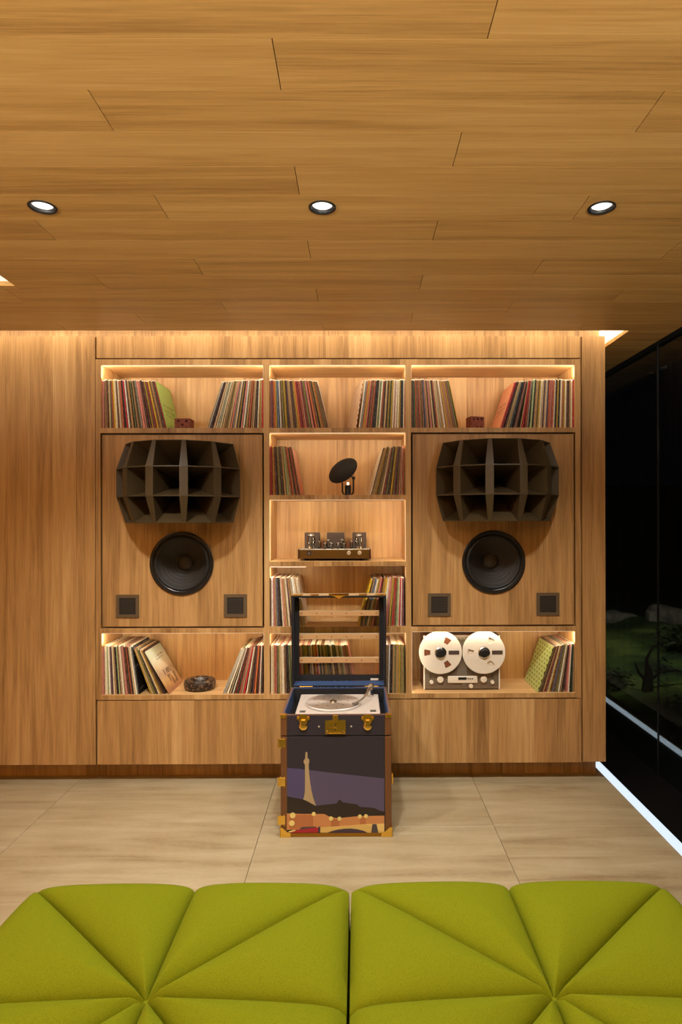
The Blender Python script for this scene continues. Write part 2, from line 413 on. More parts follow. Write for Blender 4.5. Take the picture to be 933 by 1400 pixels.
# led strips just behind the front edges
def strip_top(k, w=1.0, x1=None):
    a, b, z0, z1 = cells[k]; b = x1 or b
    area('shelf_led', ((a + b) / 2, WALL + .016, z1 - .009), (0, 1, -.35), b - a - .03, .014, w * P_CELL * (b - a), WARM)
    new('led_strip', bx(a + .006, b - .006, WALL + .006, WALL + .014, z1 - (.008 if x1 else .004), z1), M_led, unit)
def strip_side(k, s, w=1.0, z=None):
    a, b, z0, z1 = cells[k]; z0 = z or z0
    x = a + .010 if s < 0 else b - .010
    area('shelf_led', (x, WALL + .014, (z0 + z1) / 2), (-.35 * s, 1, 0), z1 - z0 - .012, .012, w * P_CELL * (z1 - z0), WARM, up=(0, 0, 1))
    xs = (a + .003, a + .0045) if s < 0 else (b - .0045, b - .003)
    new('led_strip', bx(xs[0], xs[1], WALL + .005, WALL + .009, z0 + .004, z1 - .006), M_led, unit)
for k in ('TL', 'TC', 'TR', 'C2'): strip_top(k, 2.0)
for k, s_ in (('TL', -1), ('TL', 1), ('TC', -1), ('TC', 1), ('TR', 1), ('TR', -1)): strip_side(k, s_, 2.6, 2.588)
strip_side('C2', -1, 1.6, 2.155); strip_side('C2', 1, 1.6, 2.155)
strip_side('C3', -1, 2.2); strip_side('C3', 1, 2.2)
for k, z in (('C4', 1.31), ('C5', .88)): strip_side(k, -1, 2.2, z); strip_side(k, 1, 2.2, z)
strip_side('BL', -1, 4.0, .885); strip_side('BL', 1, 2.0, .885); strip_side('BR', 1, 4.0, .885); strip_side('BR', -1, 1.2)
for k in ('C3', 'C4', 'C5', 'BL', 'BR'): strip_top(k, 2.0, -.32 if k == 'C4' else None)

base = thing('base_cabinet', 'long plain oak base cabinet under the lit shelves', 'cabinet', (-.12, WALL, .125))
new('front_panel', bx(-1.656, 1.436, WALL, WALL + .025, .125, .531), M_wall, base)
new('cabinet_body', bx(-1.64, 1.42, WALL + .026, 4.38, .135, .535), M_wall, base)

# ------------------------------------------------------------------ loudspeakers in the wall
def speaker(x0, x1, z0, z1, wx, wz, ports, side, slats):
    t = thing('loudspeaker', f'wall loudspeaker with dark multicell horn {side}', 'loudspeaker', ((x0 + x1) / 2, WALL, z0), 'loudspeakers built into the wall')
    bm = B(); g = .011; s = .235
    X0, X1, Z0, Z1 = x0 + g, x1 - g, z0 + g, z1 - g; Y0, Y1 = WALL + .004, WALL + .03
    holed(bm, wx - s, wx + s, wz - s, wz + s, wx, wz, .19, lambda u, v, d: (u, Y0 + d, v), Y1 - Y0, 64)
    box(bm, X0, wx - s, Y0, Y1, Z0, Z1); box(bm, wx + s, X1, Y0, Y1, Z0, Z1); box(bm, wx - s, wx + s, Y0, Y1, Z0, wz - s); box(bm, wx - s, wx + s, Y0, Y1, wz + s, Z1)
    new('baffle', bm, M_wall, t)
    new('shadow_gap', bx(x0 + .001, x1 - .001, WALL + .125, WALL + .13, z0 + .001, z1 - .001), M_dark, t)
    # woofer
    w = lathe(B(), [(.188, .0), (.202, .0), (.2025, .010), (.197, .014), (.183, .013), (.180, .006), (.176, .004)], 64, FRONT(wx, Y0 - .0005, wz))
    fr = new('woofer_frame', w, M_blacks, t, True)
    w = lathe(B(), [(.178, .004), (.172, .011), (.163, .013), (.155, .009), (.151, .002)], 64, FRONT(wx, Y0, wz)); new('surround', w, mat('rubber', (26, 23, 20), .6), fr, True)
    pr = [(.152, .002)]
    for q in range(1, 12): r = .152 - q * .0095; pr.append((r + .003, .002 - (q - .4) * .0076)); pr.append((r, .002 - q * .0076 - .0014 * (q % 2)))
    w = lathe(B(), pr, 64, FRONT(wx, Y0, wz)); new('cone', w, mat('paper_cone', (40, 34, 27), .62), fr, True)
    w = lathe(B(), [(.050, -.083), (.046, -.072), (.034, -.062), (.018, -.056), (0, -.054)], 40, FRONT(wx, Y0, wz)); new('dust_cap', w, mat('dust_cap_felt', (58, 48, 36), .8), fr, True)
    for q in range(8): a = (q + .5) * math.pi / 4; new('bolt', lathe(B(), [(0, .0145), (.004, .0145), (.005, .011)], 8, FRONT(wx + .191 * math.cos(a), Y0, wz + .191 * math.sin(a))), M_black, fr)
    # ports
    for px, pz in ports:
        h, i = .073, .053; bm = B()
        box(bm, px - h, px + h, Y0 - .008, Y0 - .0005, pz + i, pz + h); box(bm, px - h, px + h, Y0 - .008, Y0 - .0005, pz - h, pz - i)
        box(bm, px - h, px - i, Y0 - .008, Y0 - .0005, pz - i, pz + i); box(bm, px + i, px + h, Y0 - .008, Y0 - .0005, pz - i, pz + i)
        p = new('port', bm, mat('bronze_frame', (92, 74, 52), .45), t)
        new('port_grille', bx(px - i, px + i, Y0 - .003, Y0 - .0006, pz - i, pz + i), mat('port_cloth', (38, 30, 22), .8), p)
        for q in range(-3, 4): new('slat', bx(px - i * .82, px + i * .82, Y0 - .006, Y0 - .003, pz + q * .012 - .0022, pz + q * .012 + .0022), mat('slat_bronze', (48, 38, 28), .6), p)
    return t, Y0
def horn(t, xc, zc, Y0):
    Yc = 4.035; R0, R1 = .405, .35; w, h, h2 = .158, .172, .158; PH = R(28)
    def corners(c, row):
        out = []
        for (dx, top) in ((-1, 0), (1, 0), (1, 1), (-1, 1)):
            z, r = {0: ((h / 2, R0), (h / 2 + h2, R1)), 1: ((-h / 2, R0), (h / 2, R0)), 2: ((-h / 2 - h2, R1), (-h / 2, R0))}[row][top]
            ph = (c - 2) * PH; wd = w if r == R0 else w * .985
            out.append(Vector((xc + math.sin(ph) * r + dx * wd / 2 * math.cos(ph), Yc - math.cos(ph) * r + dx * wd / 2 * math.sin(ph), zc + z)))
        return out
    M = {}
    for row in range(3):
        for c in range(5):
            o = corners(c, row); M[row, c] = o; ce = sum(o, Vector()) / 4
            ph = (c - 2) * PH
            th = Vector((xc + math.sin(ph) * .10, min(Yc - math.cos(ph) * .10, Y0 - .02), zc + (1 - row) * .06))
            tn = Vector((math.cos(ph), math.sin(ph), 0)); sq = [th + tn * (a * .024) + Vector((0, 0, b * .024)) for a, b in ((-1, -1), (1, -1), (1, 1), (-1, 1))]
            inn = [p + (ce - p).normalized() * .0045 for p in o]; back = [p + (th - p).normalized() * .004 for p in sq]
            # flare: one ring halfway, bowed outwards a little
            def mid(a, b, k): return a.lerp(b, k)
            bm = B(); V = lambda L: [bm.verts.new(p) for p in L]
            vo, vi, vb, vbi = V(o), V(inn), V(sq), V([p + (ce - th).normalized() * .03 for p in back])
            vm = V([mid(a, b, .55) * 1 + (mid(a, b, .55) - (ce.lerp(th, .55))) * -.10 for a, b in zip(inn, back)])
            for k in range(4):
                j = (k + 1) % 4
                bm.faces.new([vo[k], vo[j], vi[j], vi[k]]); bm.faces.new([vi[k], vi[j], vm[j], vm[k]]); bm.faces.new([vm[k], vm[j], vbi[j], vbi[k]])
                bm.faces.new([vo[k], vb[k], vb[j], vo[j]])
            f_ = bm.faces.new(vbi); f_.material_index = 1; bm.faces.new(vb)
            new('horn_cell', bm, [M_horn, M_throat_shade], t)
    for c in range(4):
        for row in range(3):
            a, b = M[row, c], M[row, c + 1]; bm = B()
            q = [a[1], b[0], b[3], a[2]]; n = Vector((math.sin((c - 1.5) * PH), -math.cos((c - 1.5) * PH), 0))
            v0 = [bm.verts.new(p) for p in q]; v1 = [bm.verts.new(p - n * .01) for p in q]
            bm.faces.new(v0); bm.faces.new(v1[::-1])
            for k in range(4): bm.faces.new([v0[k], v1[k], v1[(k + 1) % 4], v0[(k + 1) % 4]])
            new('horn_fin', bm, M_horn, t)
    bm = B(); rbox(bm, xc - .14, xc + .14, Y0 - .05, Y0 - .0005, zc - .10, zc + .10, .01); new('throat', bm, M_blacks, t)
la, Y0 = speaker(-1.634, -.592, .992, 2.238, -1.118, 1.405, ((-1.463, 1.134), (-.776, 1.135)), 'beside the downlit plain wall panel', False)
horn(la, -1.098, 1.909, Y0)
lb, Y0 = speaker(.348, 1.403, .996, 2.240, .876, 1.409, ((.528, 1.137), (1.224, 1.139)), 'nearest the window, above the tape machine', True)
horn(lb, .870, 1.915, Y0)

# ------------------------------------------------------------------ records
PAL = {'black': (30, 25, 22), 'dark brown': (66, 43, 28), 'brown': (112, 74, 46), 'tan': (172, 134, 88), 'cream': (226, 208, 172), 'ivory': (238, 228, 204),
       'beige': (198, 170, 128), 'mustard': (176, 138, 38), 'yellow': (218, 178, 44), 'olive': (108, 100, 48), 'moss green': (98, 116, 66), 'pale green': (168, 180, 128),
       'red': (186, 38, 36), 'dark red': (122, 26, 28), 'rust': (164, 78, 44), 'orange': (212, 110, 50), 'pink': (222, 140, 124), 'dusty pink': (188, 122, 108),
       'purple brown': (88, 58, 66), 'slate blue': (86, 98, 118), 'pale blue': (166, 180, 188), 'grey': (132, 126, 118), 'white': (242, 238, 228), 'dark green': (48, 62, 40)}
def sleeve_mat(name, c, xs=2.2):
    m = mat('sleeve_' + name.replace(' ', '_'), c, .5, spec=.3); g = N(m); co = g.obj()
    cv_ = g.t.nodes.new('ShaderNodeCombineXYZ'); r = g.rnd(); g.l(g.math('MULTIPLY', r, 91.), cv_.inputs[0]); g.l(g.math('MULTIPLY', r, 57.), cv_.inputs[2])
    n1 = g.noise(g.mapping(co, (xs, .2, 14), cv_.outputs[0]), 3.0, 2, .6); n2 = g.noise(g.mapping(co, (xs * .7, .2, 1), cv_.outputs[0]), 130, 1, .5)
    dark = tuple(v * .55 for v in c); lite = tuple(min(255, v * .5 + 120) for v in c)
    band = g.math('MULTIPLY', g.math('GREATER_THAN', n1, .56), g.math('GREATER_THAN', n2, .50))
    a = g.mix(g.math('MULTIPLY', band, .75), lin(c), lin(lite if sum(c) < 380 else dark))
    g.l(a, g.b.inputs['Base Color']); return m
SLV = {k: sleeve_mat(k, c) for k, c in PAL.items()}; SLV2 = {k: sleeve_mat(k + ' packed', c, 140) for k, c in PAL.items()}
M_lit_edge = mat('lit_top_edge', (236, 224, 198), .8)  # pale top edges: strong shelf light on the cardboard, put into the colour
SQ = .312
def sleeve_mesh():                       # square sleeve with a worn, slightly rounded top front corner
    pr = [(0, 0), (SQ, 0), (SQ, SQ + .001), (.006, SQ + .001), (.0018, SQ - .0010), (0, SQ - .0045)]
    bm = B(); L = [bm.verts.new((0, y, z)) for y, z in pr]; Rr = [bm.verts.new((1, y, z)) for y, z in pr]
    bm.faces.new(L); bm.faces.new(Rr[::-1]); n = len(pr)
    for k in range(n):
        f = bm.faces.new([L[k], Rr[k], Rr[(k + 1) % n], L[(k + 1) % n]])
        if k in (2, 3, 4): f.material_index = 1
    bmesh.ops.recalc_face_normals(bm, faces=bm.faces)
    me = bpy.data.meshes.new('record_sleeve'); bm.to_mesh(me); bm.free()
    me.materials.append(SLV['cream']); me.materials.append(M_lit_edge); return me
SL = sleeve_mesh()
REC_Y = WALL + .016
def record(xb, xt, w, z, m, edge=None, dz=0, dy=0, yaw=0):
    a = math.asin(max(-.9, min(.9, (xt - xb) / SQ)))
    o = bpy.data.objects.new('record_sleeve', SL); C.objects.link(o)
    t = max(.0018, w * math.cos(a) * .88)
    o.scale = (t, 1, 1 + dz); o.rotation_euler = (0, a, yaw)
    o.location = (xb, REC_Y + dy, z + (math.sin(a) * t if a > 0 else 0) + .0003)
    o.material_slots[0].link = 'OBJECT'; o.material_slots[0].material = m
    o.material_slots[1].link = 'OBJECT'; o.material_slots[1].material = edge or M_lit_edge
    return o
DARKMIX = dict(zip(PAL, (6, 9, 9, 8, 5, 3, 6, 6, 2, 5, 1, 1, 4, 5, 7, 3, 1, 4, 3, 1, 0, 1, 2, 1)))
LITEMIX = dict(zip(PAL, (6, 6, 5, 8, 10, 8, 8, 4, 3, 4, 1, 2, 3, 2, 3, 2, 3, 4, 2, 1, 1, 2, 5, 1)))
EDGE_L = [M_lit_edge, M_lit_edge, M_lit_edge, SLV['cream'], SLV['ivory'], SLV['white']]
EDGE_M = [M_lit_edge, SLV['cream'], SLV['tan'], SLV['dusty pink'], SLV['brown'], SLV['ivory'], SLV['beige'], SLV['olive'], SLV['dark brown']]
stuff_recs = []
def stack(b0, b1, t0, t1, z, where, mixd, edges=EDGE_L, pitch=2.3, y=None, single=True, n_from=0, total_group=None, yp=None):
    """records from pixel b0..b1 at the foot and t0..t1 at the top of the photograph"""
    zb = 711 + (EYE - z) * F_PX / REC_Y
    zt = 711 + (EYE - z - SQ) * F_PX / REC_Y
    B0, B1, T0, T1 = at(b0, zb, REC_Y).x, at(b1, zb, REC_Y).x, at(t0, zt, REC_Y).x, at(t1, zt, REC_Y).x
    n = max(2, round((b1 - b0) / pitch)); ws = [random.choice((.6, .8, .9, 1, 1.1, 1.3, 1.7)) for _ in range(n)]; s = sum(ws); acc = 0; last = None
    names = list(mixd); wt = list(mixd.values())
    for i, w in enumerate(ws):
        f0, f1 = acc / s, (acc + w) / s; acc += w
        xb = B0 + (B1 - B0) * f0; xt = T0 + (T1 - T0) * f0
        th = min((B1 - B0), (T1 - T0)) * w / s
        col = random.choices(names, wt)[0]
        while col == last: col = random.choices(names, wt)[0]
        last = col
        edge = random.choice(edges); dz = random.uniform(-.012, .012); dy = random.choice((0, .001, .003, .006, .010))
        if single:
            o = record(xb, xt, th, z, SLV[col], edge, dz, dy)
            tag(o, f'{col} record sleeve, {ordinal(n_from + i + 1)} from the left in {where}', 'record', 'records in ' + where)
        else: stuff_recs.append((xb, xt, th, z, col, dz, dy))
    return n_from + n
def end_record(b, t, z, m, label, th=.004, edge=None, dy=0, yaw=0):
    zb = 711 + (EYE - z) * F_PX / REC_Y; zt = 711 + (EYE - z - SQ) * F_PX / REC_Y
    o = record(at(b, zb, REC_Y).x, at(t, zt, REC_Y).x, th, z, m, edge, 0, dy, yaw)
    return tag(o, label, 'record', 'record covers facing out of the stacks')
def cover(name, base, dots=None, lines=None, grad=None, rough=.4):
    m = mat('cover_' + name, base, rough); g = N(m); co = g.obj(); s = g.t.nodes.new('ShaderNodeSeparateXYZ'); g.l(co, s.inputs[0])
    col = lin(base)
    if grad:
        f = g.math('ADD', g.math('MULTIPLY', s.outputs[2], 1 / SQ), g.math('MULTIPLY', g.math('SUBTRACT', g.noise(co, 16, 4), .5), grad[1]))
        col = g.ramp(f, grad[0])
    if dots:                       # printed trellis of small dots
        c, ink, size = dots
        u = g.math('ADD', g.math('MULTIPLY', s.outputs[1], c), g.math('MULTIPLY', s.outputs[2], c)); v = g.math('SUBTRACT', g.math('MULTIPLY', s.outputs[1], c), g.math('MULTIPLY', s.outputs[2], c))
        du = g.math('ABSOLUTE', g.math('SUBTRACT', g.math('FRACT', u), .5)); dv = g.math('ABSOLUTE', g.math('SUBTRACT', g.math('FRACT', v), .5))
        r = g.math('MAXIMUM', du, dv)
        hit = g.math('MULTIPLY', g.math('LESS_THAN', r, size), 1.0)
        net = g.math('GREATER_THAN', r, .455)
        col = g.mix(g.math('MULTIPLY', net, .35), col, lin(ink)); col = g.mix(hit, col, lin(ink))
    if lines:                      # printed lines of small lettering
        ink, rows = lines
        for z0, z1, y0, y1, sc in rows:
            inside = g.math('MULTIPLY', g.math('MULTIPLY', g.math('GREATER_THAN', s.outputs[2], z0), g.math('LESS_THAN', s.outputs[2], z1)), g.math('MULTIPLY', g.math('GREATER_THAN', s.outputs[1], y0), g.math('LESS_THAN', s.outputs[1], y1)))
            n = g.math('GREATER_THAN', g.noise(g.mapping(co, (0, 1, .5)), sc, 2, .5), .50)
            col = g.mix(g.math('MULTIPLY', g.math('MULTIPLY', inside, n), .8), col, lin(ink))
    if isinstance(col, tuple): g.b.inputs['Base Color'].default_value = col
    else: g.l(col, g.b.inputs['Base Color'])
    return m
LN = lambda z0: [(z0, z0 + .020, .03, .27, 150), (z0 - .034, z0 - .012, .03, .28, 120), (z0 - .058, z0 - .044, .05, .26, 190)]
K_green = cover('green', (164, 196, 104), lines=((84, 108, 44), LN(.150)))
K_pink = cover('salmon', (236, 158, 118), lines=((134, 60, 36), LN(.165)))
K_dots = cover('speckled', (238, 210, 180), dots=(30, (120, 72, 50), .20))
K_trel = cover('trellis', (196, 208, 122), dots=(19, (40, 54, 20), .19))
K_grey = cover('grey', (206, 188, 164), grad=(((0, (150, 122, 100)), (1, (226, 210, 184))), .2))
K_rose = cover('rose', (206, 132, 108), grad=(((0, (178, 96, 70)), (1, (226, 158, 132))), .2))
K_white = cover('white', (236, 220, 192))
K_scene = cover('village', (226, 220, 190), lines=((96, 66, 48), [(.245, .256, .10, .27, 90), (.225, .234, .10, .25, 120), (.03, .105, .12, .29, 26), (.11, .15, .10, .26, 40)]), grad=(((.02, (168, 116, 86)), (.16, (196, 146, 92)), (.28, (212, 176, 120)), (.42, (194, 162, 134)), (.55, (228, 206, 166)), (.72, (230, 226, 196)), (1, (198, 212, 186))), .3))

T1 = 2.270
n = stack(137.6, 228.0, 137.6, 211.8, T1, "top left shelf's left stack", DARKMIX)
end_record(228.4, 212.2, T1, K_green, 'pale green record cover with dark lettering leaning beside the terracotta block')
stack(282.0, 361.0, 302.5, 361.0, T1, "top left shelf's right stack", LITEMIX)
stack(368.0, 449.0, 368.0, 433.5, T1, "top middle shelf's left stack", DARKMIX)
end_record(449.6, 434.0, T1, K_grey, 'grey beige record cover at the inner end of top middle left stack', .005)
end_record(486.5, 496.6, T1, K_dots, 'cream record cover with small brown speckles on the top middle shelf', .005, yaw=R(11))
stack(490.6, 555.3, 499.2, 555.3, T1, "top middle shelf's right stack", LITEMIX)
stack(562.0, 628.5, 562.0, 614.5, T1, "top right shelf's left stack", DARKMIX)
end_record(683.4, 703.6, T1, K_pink, 'salmon pink record cover with dark lettering on the top right shelf', .004)
n = stack(684.4, 708.0, 704.6, 722.0, T1, "top right shelf's right stack", DARKMIX)
n = stack(712.0, 724.0, 722.8, 729.0, T1, "top right shelf's right stack", DARKMIX, n_from=n)
stack(725.0, 787.3, 730.0, 787.3, T1, "top right shelf's right stack", DARKMIX, n_from=n)
Z2 = 1.841
stack(368.2, 410.6, 368.2, 398.4, Z2, 'lamp shelf left', DARKMIX, single=False)
end_record(411.0, 398.8, Z2, K_rose, 'rose pink record cover leaning on the lamp shelf')
stack(507.0, 554.6, 524.4, 554.6, Z2, 'lamp shelf right', DARKMIX, single=False)
end_record(506.2, 523.6, Z2, K_white, 'off-white record cover leaning at the window side of lamp shelf', .004, yaw=R(3))
Z4 = .999
stack(369.0, 417.0, 369.0, 405.5, Z4, 'left', LITEMIX, single=False)
end_record(417.6, 406.0, Z4, K_white, 'cream record cover leaning behind the open trunk lid', .004)
stack(489.5, 553.6, 507.5, 553.0, Z4, 'right', LITEMIX, single=False)
Z5 = .567
stack(371.0, 487.0, 371.0, 476.0, Z5, 'low', LITEMIX, single=False)
stack(524.0, 553.6, 526.0, 553.0, Z5, 'low', LITEMIX, single=False)
ZB = .567
n = stack(138.0, 188.5, 138.0, 178.5, ZB, "bottom left shelf's left stack", LITEMIX, EDGE_M)
end_record(190.0, 180.3, ZB, SLV['black'], 'black record sleeve leaning away behind the wedge gap of bottom left shelf', .006)
n = stack(206.0, 226.5, 182.6, 197.0, ZB, "bottom left shelf's left stack", LITEMIX, EDGE_M, n_from=n)
end_record(231.4, 197.6, ZB, K_scene, 'picture record cover with a painted village leaning on bottom left shelf', .004)
stack(304.0, 360.6, 329.5, 360.6, ZB, "bottom left shelf's right stack", LITEMIX, EDGE_M)
ZR = .570
end_record(735.0, 757.2, ZR, K_trel, 'green trellis patterned record cover leaning beside the tape machine', .004)
n = stack(736.0, 771.0, 758.2, 779.0, ZR, "bottom right shelf's stack", DARKMIX, EDGE_M)
stack(775.0, 785.8, 780.0, 785.8, ZR, "bottom right shelf's stack", LITEMIX, EDGE_M, n_from=n)
bm = B(); names = list(PAL)
for xb, xt, w, z, col, dz, dy in stuff_recs:
    a = math.asin((xt - xb) / SQ); t = max(.0018, w * math.cos(a) * .95)
    m_ = Matrix.Translation((xb, REC_Y + dy, z + (math.sin(a) * t if a > 0 else 0) + .0003)) @ Matrix.Rotation(a, 4, 'Y') @ Matrix.Diagonal((t, 1, 1 + dz, 1))
    n0 = len(bm.faces); box(bm, 0, 1, 0, SQ, 0, SQ, names.index(col), m_); bm.faces.ensure_lookup_table(); bm.faces[n0 + 1].material_index = names.index(random.choice(('ivory', 'cream', 'beige', 'ivory', 'dusty pink', 'white', 'brown')))
o = new('record_sleeves', bm, [SLV2[k] for k in names]); tag(o, 'record sleeves packed upright on the narrow middle shelves', 'records', kind='stuff')

# ------------------------------------------------------------------ things on the shelves
def terracotta():
    m = mat('terracotta', (112, 52, 38), .8); g = N(m); g.l(g.ramp(g.noise(g.mapping(g.obj(), (1, 1, 5)), 60, 4), ((.35, (84, 36, 26)), (.65, (138, 70, 52)))), g.b.inputs['Base Color']); return m
M_terra = terracotta()
def block(x, y, z, w, d, h, rot, holes, side_holes, label):
    t = thing('terracotta_block', label, 'block', (x, y, z), 'perforated terracotta blocks'); t.rotation_euler = (0, 0, rot)
    def face(bm, u0, u1, v0, v1, hs, to3):       # grid face with square pockets sunk where the holes are
        r = .0066
        us = sorted({u0, u1} | {c + s * r for c, _ in hs for s in (-1, 1)}); vs2 = sorted({v0, v1} | {c + s * r for _, c in hs for s in (-1, 1)})
        for a, b in zip(us, us[1:]):
            for c, e in zip(vs2, vs2[1:]):
                mu, mv = (a + b) / 2, (c + e) / 2
                q = [(a, c), (b, c), (b, e), (a, e)]
                if any(abs(mu - hu) < r and abs(mv - hv) < r for hu, hv in hs):
                    v0_ = [bm.verts.new(to3(p, s, 0)) for p, s in q]; v1_ = [bm.verts.new(to3(p, s, .02)) for p, s in q]
                    for k in range(4): bm.faces.new([v0_[k], v0_[(k + 1) % 4], v1_[(k + 1) % 4], v1_[k]])
                    f = bm.faces.new(v1_); f.material_index = 1
                else: bm.faces.new([bm.verts.new(to3(p, s, 0)) for p, s in q])
    bm = B()
    face(bm, -w / 2, w / 2, 0, h, holes, lambda u, v, k: (u, -d / 2 + k, v))
    face(bm, -d / 2, d / 2, 0, h, side_holes, lambda u, v, k: (w / 2 - k, u, v))
    for q in (((-w / 2, d / 2, 0), (w / 2, d / 2, 0), (w / 2, d / 2, h), (-w / 2, d / 2, h)), ((-w / 2, -d / 2, 0), (-w / 2, d / 2, 0), (-w / 2, d / 2, h), (-w / 2, -d / 2, h)), ((-w / 2, -d / 2, h), (w / 2, -d / 2, h), (w / 2, d / 2, h), (-w / 2, d / 2, h)), ((-w / 2, -d / 2, 0), (w / 2, -d / 2, 0), (w / 2, d / 2, 0), (-w / 2, d / 2, 0))): bm.faces.new([bm.verts.new(p) for p in q])
    bmesh.ops.remove_doubles(bm, verts=bm.verts, dist=1e-5)
    new('block_body', bm, [M_terra, M_black], t, root=(0, 0, 0))
    return t
p = at(249.5, 584, 4.09); block(p.x, 4.14, T1 + .0005, .101, .10, .072, 0, [(-.027, .055), (.027, .055), (0, .031), (-.027, .008), (.027, .008)], [], 'reddish perforated terracotta block beside the pale green record cover')
p = at(651.5, 584, 4.09); block(p.x, 4.13, T1 + .0005, .092, .082, .082, R(14), [(-.027, .064), (0, .066), (.027, .068), (.0, .010), (.024, .012)], [(-.02, .068), (.012, .035)], 'darker perforated terracotta block turned slightly beside the salmon cover')

# dish lamp
lx, ly, lz = at(476, 676, 4.13).x, 4.13, Z2
t = thing('table_lamp', 'black table lamp with tilted dish shade and small glowing bulb', 'lamp', (lx, ly, lz))
nrm = Vector((-.47, -.66, .585)).normalized(); dc = at(468.6, 642.5, 4.09)
b_ = B(); lathe(b_, [(0, .026), (.03, .024), (.06, .018), (.09, .006), (.104, -.004), (.106, -.006), (.103, -.007), (.088, .002), (.06, .013), (.03, .019), (0, .021)], 48, frame_to(dc, nrm)); new('dish_shade', b_, mat('matt_dish_black', (26, 20, 16), .75, spec=.25), t, True)
br = B()
arc = [Vector((lx - .036, ly, lz + .082)), Vector((lx - .036, ly, lz + .026)), Vector((lx - .030, ly, lz + .012)), Vector((lx - .018, ly, lz + .006)), Vector((lx, ly, lz + .0055)), Vector((lx + .018, ly, lz + .006)), Vector((lx + .030, ly, lz + .012)), Vector((lx + .036, ly, lz + .026)), Vector((lx + .036, ly, lz + .118))]
tube(br, arc, .0052, 10); new('bracket', br, M_black, t, True)
hb = B(); lathe(hb, [(0, 0), (.020, 0), (.020, .066), (.017, .068), (0, .068)], 28, UP(lx, ly, lz)); new('lamp_body', hb, M_black, t, True)
hb = B(); lathe(hb, [(0, -.007), (.011, -.007), (.012, 0), (.011, .007), (0, .007)], 20, FRONT(lx + .037, ly - .004, lz + .114)); new('knob', hb, M_black, t, True)
hb = B(); tube(hb, [Vector((lx + .036, ly, lz + .116)), dc - nrm * .0], .004, 8); tube(hb, [Vector((lx - .036, ly, lz + .08)), dc + Vector((0, .01, -.02))], .003, 8); new('pivot_arm', hb, M_black, t, True)
hb = B(); lathe(hb, [(0, 0), (.006, .002), (.009, .010), (.007, .017), (0, .020)], 16, UP(lx, ly, lz + .068)); new('bulb', hb, mat('bulb_glow', (255, 240, 210), .4, emit=(1, .78, .5), strength=2.2), t, True)

# valve amplifier
ax0, ax1, ay0, ay1, az = at(407.5, 765, 4.08).x, at(507.5, 765, 4.08).x, 4.075, 4.34, 1.416
t = thing('valve_amplifier', 'valve amplifier with exposed glass tubes and bronze front plate', 'amplifier', ((ax0 + ax1) / 2, ay0, az))
bz0, bz1 = az + .014, az + .076
new('chassis', bx(ax0 + .012, ax1 - .012, ay0 + .006, ay1, bz0, bz1 - .004, .003), M_grey, t)
new('front_plate', bx(ax0 + .010, ax1 - .010, ay0 - .002, ay0 + .005, bz0 + .002, bz1 - .002, .002), mat('bronze_plate', (116, 92, 48), .3, .85), t)
new('top_plate', bx(ax0 + .006, ax1 - .006, ay0, ay1, bz1 - .0035, bz1, .001), M_alu, t)
for s in (0, 1):
    xs = (ax0, ax0 + .0095) if s == 0 else (ax1 - .0095, ax1)
    new('side_cheek', bx(xs[0], xs[1], ay0 - .004, ay1, bz0 - .002, bz1, .003), mat('dark_walnut', (76, 36, 22), .4), t)
for fx in (ax0 + .05, ax1 - .05):
    for fy in (ay0 + .04, ay1 - .04): hb = B(); lathe(hb, [(0, 0), (.014, 0), (.016, .014), (0, .014)], 16, UP(fx, fy, az)); new('foot', hb, M_black, t, True)
def apx(zx): return at(400 + zx / 7.775, 745, 4.1).x
for (a, b, y0, y1, hh) in ((130, 288, 4.23, 4.325, .105), (366, 552, 4.22, 4.325, .105), (638, 786, 4.23, 4.325, .105)):
    k = 4.22 / 4.1; new('transformer_cover', bx(at(400 + a / 7.775, 740, y0).x, at(400 + b / 7.775, 740, y0).x, y0, y1, bz1, bz1 + hh, .003), mat('transformer_brown', (78, 62, 52), .5), t)
M_getter = mat('getter_silver', (214, 208, 198), .3, .9); M_plate = mat('anode_grey', (92, 86, 80), .4, .5)
def valve(x, y, r, h, big):
    z = bz1
    hb = B(); lathe(hb, [(0, 0), (r * .8, 0), (r * .8, h * .16), (r * .72, h * .17), (0, h * .17)], 20, UP(x, y, z)); v = new('valve_socket', hb, M_chrome if big else M_black, t, True)
    hb = B(); lathe(hb, [(r * .70, h * .17), (r * .78, h * .25), (r, h * .42), (r, h * .74), (r * .8, h * .84), (r * .72, h * .95), (r * .4, h), (0, h)], 20, UP(x, y, z)); new('valve_glass', hb, M_tube, v, True)
    hb = B(); lathe(hb, [(0, h * .24), (r * .48, h * .24), (r * .48, h * .74), (0, h * .74)], 10, UP(x, y, z)); new('anode', hb, M_plate, v)
    hb = B(); lathe(hb, [(r * .77, h * .85), (r * .69, h * .945), (r * .36, h * .985), (0, h * .985)], 20, UP(x, y, z)); new('getter', hb, M_getter, v, True)
for zx in (196, 708): valve(apx(zx), 4.13, .027, .100, True)
for zx, h in ((281, .052), (346, .040), (378, .062), (415, .040), (486, .042), (527, .064), (551, .038), (628, .054)): valve(apx(zx), 4.15 if h > .05 else 4.12, .0105 if h < .06 else .013, h, False)
for zx in (310, 592): hb = B(); lathe(hb, [(0, 0), (.017, 0), (.017, .05), (.015, .052), (0, .052)], 20, UP(apx(zx), 4.18, bz1)); new('capacitor', hb, mat('capacitor_brown', (120, 78, 50), .35), t, True)
for zx in (600, 714): hb = B(); lathe(hb, [(.013, 0), (.013, .012), (.011, .014), (0, .014)], 24, FRONT(at(400 + zx / 7.775, 756, 4.07).x, ay0 - .002, at(400, 715 + 320 / 7.775, 4.07).z)); new('knob', hb, M_alu, t, True)
zz = at(400, 715 + 322 / 7.775, 4.07).z
